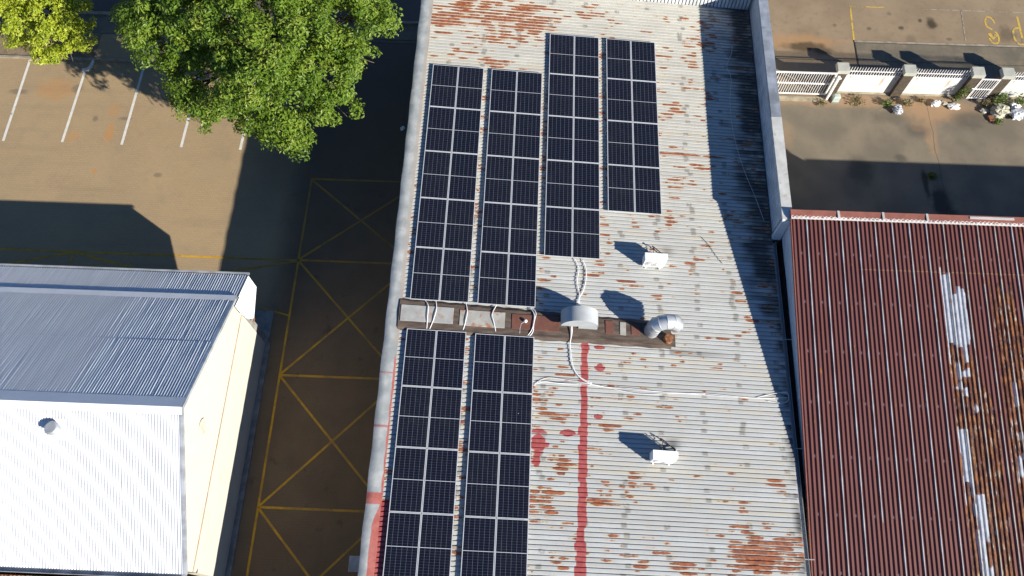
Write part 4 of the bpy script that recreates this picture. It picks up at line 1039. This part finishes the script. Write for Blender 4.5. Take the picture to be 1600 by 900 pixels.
def panel(x0, x1, label):
    t_ = thing('fence_panel', label, 'fence panel', ((x0+x1)/2, 2.66, 0), (0,0,0), 'white fence panels')
    w = (x1-x0)/2
    b = MB(); b.box(-w, w, -.015, .015, .06, 1.30); b.build('sheet', M['fence'], t_)
    b = MB(); b.box(-w, w, -.03, .03, 1.302, 1.34); b.box(-w, w, -.022, .022, 1.60, 1.64); b.build('rail', M['bar'], t_)
    b = MB(); n = int(2*w/.125)
    for i in range(n):
        x = -w + .06 + i*(2*w-.1)/max(1, n-1)
        b.hexa([(x-.014,-.014,1.34),(x+.014,-.014,1.34),(x+.014,.014,1.34),(x-.014,.014,1.34),(x-.012,-.012,1.86),(x+.012,-.012,1.86),(x+.012,.012,1.86),(x-.012,.012,1.86)])
        b.hexa([(x-.012,-.012,1.86),(x+.012,-.012,1.86),(x+.012,.012,1.86),(x-.012,.012,1.86),(x-.003,-.003,1.95),(x+.003,-.003,1.95),(x+.003,.003,1.95),(x-.003,.003,1.95)])
    b.build('railing_spikes', M['bar'], t_)
    b = MB(); b.box(-w, w, -.1, .1, 0, .055); b.build('plinth', M['conclight'], t_)
panel(19.87, 22.61, 'white sheet fence panel with brown rust runs right of the sliding gate')
panel(23.11, 25.91, 'clean white sheet fence panel with spikes left of the pedestrian gate')
panel(27.85, 30.65, 'white sheet fence panel with overgrown foot right of the pedestrian gate')
g = thing('sliding_gate', 'white barred sliding gate with a rusty top rail beside the warehouse', 'gate', (16.9, 2.36, 0))
b = MB(); b.box(-1.5, 2.42, -.03, .03, 1.72, 1.79); b.build('top_rail', M['bar'], g)
b = MB(); b.box(-1.5, 2.35, -.025, .025, .92, .99); b.build('middle_rail', M['white'], g)
b = MB(); b.box(-1.5, 2.35, -.025, .025, .12, .19); b.build('bottom_rail', M['white'], g)
b = MB(); b.box(2.35, 2.45, -.03, .03, .10, 1.718); b.build('stile', M['white'], g)
b = MB()
for i in range(31):
    x = -1.45 + i*.122; b.box(x-.011, x+.011, -.011, .011, .19, .92); b.box(x-.011, x+.011, -.011, .011, .99, 1.72)
b.build('bars', M['bar'], g)
p = tag(MB().build('x', M['white']) if False else bpy.data.objects.new('gate_post', None)); COL.objects.link(p); p.location = (19.40, 2.16, 0)
tag(p, 'thick white steel post standing in front of the sliding gate end', 'post')
b = MB(); b.box(-.055, .055, -.055, .055, 0, 1.74); b.build('tube', M['white'], p)
b = MB(); b.box(-.065,.065,-.065,.065,1.742,1.76); b.build('end_cap', M['white'], p)
b = MB(); b.box(-.06,.2,.06,.11,1.5,1.56); b.build('bracket', M['white'], p)
mt = thing('gate_motor', 'small pale green box on the ground behind the gate post', 'gate motor', (19.80, 2.10, 0))
b = MB(); b.box(-.16,.16,-.13,.13,.05,.36); b.hexa([(-.17,-.14,.36),(.17,-.14,.36),(.17,.14,.36),(-.17,.14,.36),(-.12,-.09,.43),(.12,-.09,.43),(.12,.09,.43),(-.12,.09,.43)]); b.build('housing', M['palegreen'], mt)
b = MB(); b.box(-.2,.2,-.17,.17,0,.05); b.build('base', M['conc'], mt)
g = thing('pedestrian_gate', 'narrow white barred pedestrian gate between two brick pillars', 'gate', (26.88, 2.44, 0))
b = MB()
for z in (.10, .80, 1.55): b.box(-.44, .44, -.022, .022, z, z+.055)
b.box(-.47,-.42,-.024,.024,.08,1.62); b.box(.42,.47,-.024,.024,.08,1.62); b.build('gate_frame', M['white'], g)
b = MB()
for i in range(7):
    x = -.36 + i*.12; b.box(x-.012, x+.012, -.012, .012, .155, .80); b.box(x-.012, x+.012, -.012, .012, .855, 1.55)
b.build('bars', M['bar'], g)
b = MB(); b.box(-.60,-.40,-.06,-.025,.88,.93); b.build('latch', M['white'], g)
b = MB(); b.box(14.9, 19.3, 1.98, 2.28, 0, .012); tag(b.build('gate_track', M['conclight']), kind='structure')

# ------------------------------------------------------------------ weeds and litter at the fence foot
def weed(name, label, x, y, r, h, mat, seed, n=170, group=None, lean=(0,0)):
    rg = np.random.default_rng(seed); t_ = thing(name, label, 'weed', (x, y, 0), (0,0,0), group)
    u = rg.uniform(0,1,n)**.7; a = rg.uniform(0,2*PI,n); rr = r*np.sqrt(rg.uniform(0,1,n))*(.45+.55*u)
    P = np.stack([np.cos(a)*rr + lean[0]*u, np.sin(a)*rr*.8 + lean[1]*u, .02 + h*u*(1-.4*(rr/r)**2)], 1)
    Nn = rg.normal(size=(n,3))*.6 + np.array([0,-.1,.8]); Nn /= np.linalg.norm(Nn, axis=1)[:,None]
    A = np.cross(Nn, rg.normal(size=(n,3))); A /= np.linalg.norm(A, axis=1)[:,None]; Bb = np.cross(Nn, A)
    L = rg.uniform(.07,.17,(n,1)); Wd = L*.38
    v = np.stack([P-A*L*.5, P+Bb*Wd*.5, P+A*L*.5-Nn*L*.15, P-Bb*Wd*.5],1).reshape(-1,3)
    me = bpy.data.meshes.new('leaves'); me.from_pydata(v.tolist(), [], np.arange(n*4).reshape(n,4).tolist()); me.materials.append(mat); me.update()
    o = bpy.data.objects.new('leaves', me); COL.objects.link(o); o.parent = t_
    set_attr(o, 'tint', np.repeat(np.clip(rg.normal(.45,.3,n),0,1), 4))
    b = MB()
    for i in range(7):
        q_ = P[int(rg.integers(0,n))]; b.tube([(0,0,0),(q_[0]*.4,q_[1]*.4,q_[2]*.6),tuple(q_)], [.012,.009,.004], 5)
    b.build('stems', mat, t_)
GW = 'weeds along the fence foot'
weed('weed', 'bright green climbing weed against the brick pillar left of the pedestrian gate', 25.85, 2.28, .28, 1.15, M['weed'], 11, 260, GW, (.18,.1))
weed('weed', 'olive weed tuft at the foot of the pillar between fence panels', 22.35, 1.95, .32, .25, M['weed'], 12, 130, GW)
weed('weed', 'dry straggling weed below the clean fence panel', 23.35, 2.0, .36, .28, M['dry'], 13, 150, GW)
weed('weed', 'small dry weed left of the white bags under the clean panel', 24.15, 2.2, .22, .2, M['dry'], 14, 80, GW)
weed('weed', 'pale bushy weed growing over the sack right of the pedestrian gate', 27.95, 2.25, .42, .7, M['weed'], 15, 300, GW)
weed('weed', 'tall green weed at the edge of the picture beside the litter heap', 28.95, 2.2, .4, .75, M['weed'], 16, 260, GW)
weed('weed', 'dry weed stalks at the foot of the right gate pillar', 27.3, 2.1, .25, .45, M['dry'], 17, 120, GW)
weed('weed', 'sparse weed trailing over the concrete below the sack', 27.75, 1.05, .3, .16, M['weed'], 18, 70, GW)
weed('weed', 'low dry grass tuft under the rust-streaked fence panel', 20.9, 2.05, .5, .14, M['dry'], 19, 130, GW)
weed('weed', 'round green weed alone on the shaded concrete yard', 23.92, -2.26, .27, .22, M['weed'], 20, 230)
weed('weed', 'low weed seam at the end of the sliding gate track', 19.1, 1.9, .35, .12, M['dry'], 21, 80, GW)
def crumple(name, label, cat, x, y, sx, sy, sz, mat, seed, group=None, rz=0.):
    rg = random.Random(seed); b = MB(); nu, nv_ = 14, 9; P = []
    for j in range(nv_):
        th = PI*j/(nv_-1); row = []
        for i in range(nu+1):
            ph = 2*PI*(i % nu)/nu
            rg2 = random.Random(seed*977 + (i % nu)*31 + (j if 0 < j < nv_-1 else j*1000)); k = 1 + (rg2.uniform(-.33,.33) if 0 < j < nv_-1 else 0)
            row.append((sx*math.sin(th)*math.cos(ph)*k, sy*math.sin(th)*math.sin(ph)*k, sz*.48 + sz*.5*math.cos(th)*(k if j < nv_//2 else 1)))
        P.append(row)
    b.grid(P, False); return tag(b.build(name, mat, None, (x, y, .0), (0,0,rz)), label, cat, group)
GL = 'litter along the fence foot'
crumple('plastic_bag', 'crumpled white and grey plastic bag alone on the concrete left of the sand patch', 'plastic bag', 22.85, 1.55, .24, .26, .28, M['greyplastic'], 31, GL)
crumple('plastic_bag', 'white plastic bag lying under the clean fence panel, left of two', 'plastic bag', 24.82, 2.02, .27, .16, .2, M['plastic'], 32, GL, .4)
crumple('plastic_bag', 'flat white plastic bag just left of the pedestrian gate, right of two', 'plastic bag', 25.72, 1.9, .3, .2, .16, M['plastic'], 33, GL)
crumple('litter', 'small grey rubbish scrap between the two white bags', 'litter', 25.3, 2.1, .16, .12, .12, M['sack'], 34, GL)
crumple('sack', 'pale bulging woven sack with weeds on it right of the pedestrian gate', 'sack', 27.92, 1.62, .42, .36, .38, M['sack'], 35, GL, .5)
crumple('plastic_bag', 'blue-grey and white torn bag at the right edge of the picture', 'plastic bag', 28.72, 1.5, .34, .34, .36, M['greyplastic'], 36, GL)
crumple('plastic_bag', 'white bag heaped behind the torn grey bag', 'plastic bag', 28.75, 1.98, .26, .22, .34, M['plastic'], 37, GL)
crumple('litter', 'dark rubbish scrap left of the woven sack', 'litter', 27.2, 1.72, .22, .14, .14, M['render'], 38, GL)
b = MB(); b.box(-.13,.13,-.15,.15,0,.1); tag(b.build('brick', M['terracotta'], None, (27.47,1.28,0), (0,0,.25)), 'red clay brick lying beside the woven sack', 'brick', GL)
crumple('litter', 'small white scrap on the shaded yard beside the warehouse wall', 'litter', -1.88, -.47, .10, .13, .08, M['plastic'], 39)
crumple('litter', 'small blue scrap beside the white one on the shaded yard', 'litter', -1.55, -.15, .12, .2, .1, M['blue'], 40)

# ------------------------------------------------------------------ camera, light, view
cam = bpy.data.cameras.new('camera'); co = bpy.data.objects.new('camera', cam); COL.objects.link(co)
cam.sensor_width = 36.; cam.lens = 1255.1/1600*36.; cam.clip_end = 2000.; cam.clip_start = .1
Rw = Matrix(((.9992148,-.0362526,.0159837),(.0396198,.9142936,-.4031099),(0,.4034266,.9150120)))
co.matrix_world = Matrix.Translation((4.47993,-23.61766,33.38127)) @ Rw.to_4x4()
SC.camera = co
sl = bpy.data.lights.new('sun', 'SUN'); so = bpy.data.objects.new('sun', sl); COL.objects.link(so)
sl.energy = 5.0; sl.angle = math.radians(.53); sl.color = (1., .94, .83)
so.rotation_euler = SUN.to_track_quat('Z', 'Y').to_euler(); so.location = (20, -20, 40)
wd = bpy.data.worlds.new('World'); SC.world = wd; wd.use_nodes = True
sk = wd.node_tree.nodes.new('ShaderNodeTexSky'); sk.sky_type = 'NISHITA'; sk.sun_disc = False
sk.altitude = 1600.; sk.air_density = .8; sk.dust_density = 0.; sk.ozone_density = 5.5
sk.sun_elevation = math.asin(SUN.z); sk.sun_rotation = math.atan2(SUN.x, SUN.y)
bg = wd.node_tree.nodes['Background']; wd.node_tree.links.new(sk.outputs[0], bg.inputs[0]); bg.inputs[1].default_value = .078
SC.view_settings.view_transform = 'Standard'; SC.view_settings.look = 'None'; SC.view_settings.gamma = 1; SC.view_settings.exposure = 1.0
SC.cycles.max_bounces = 6
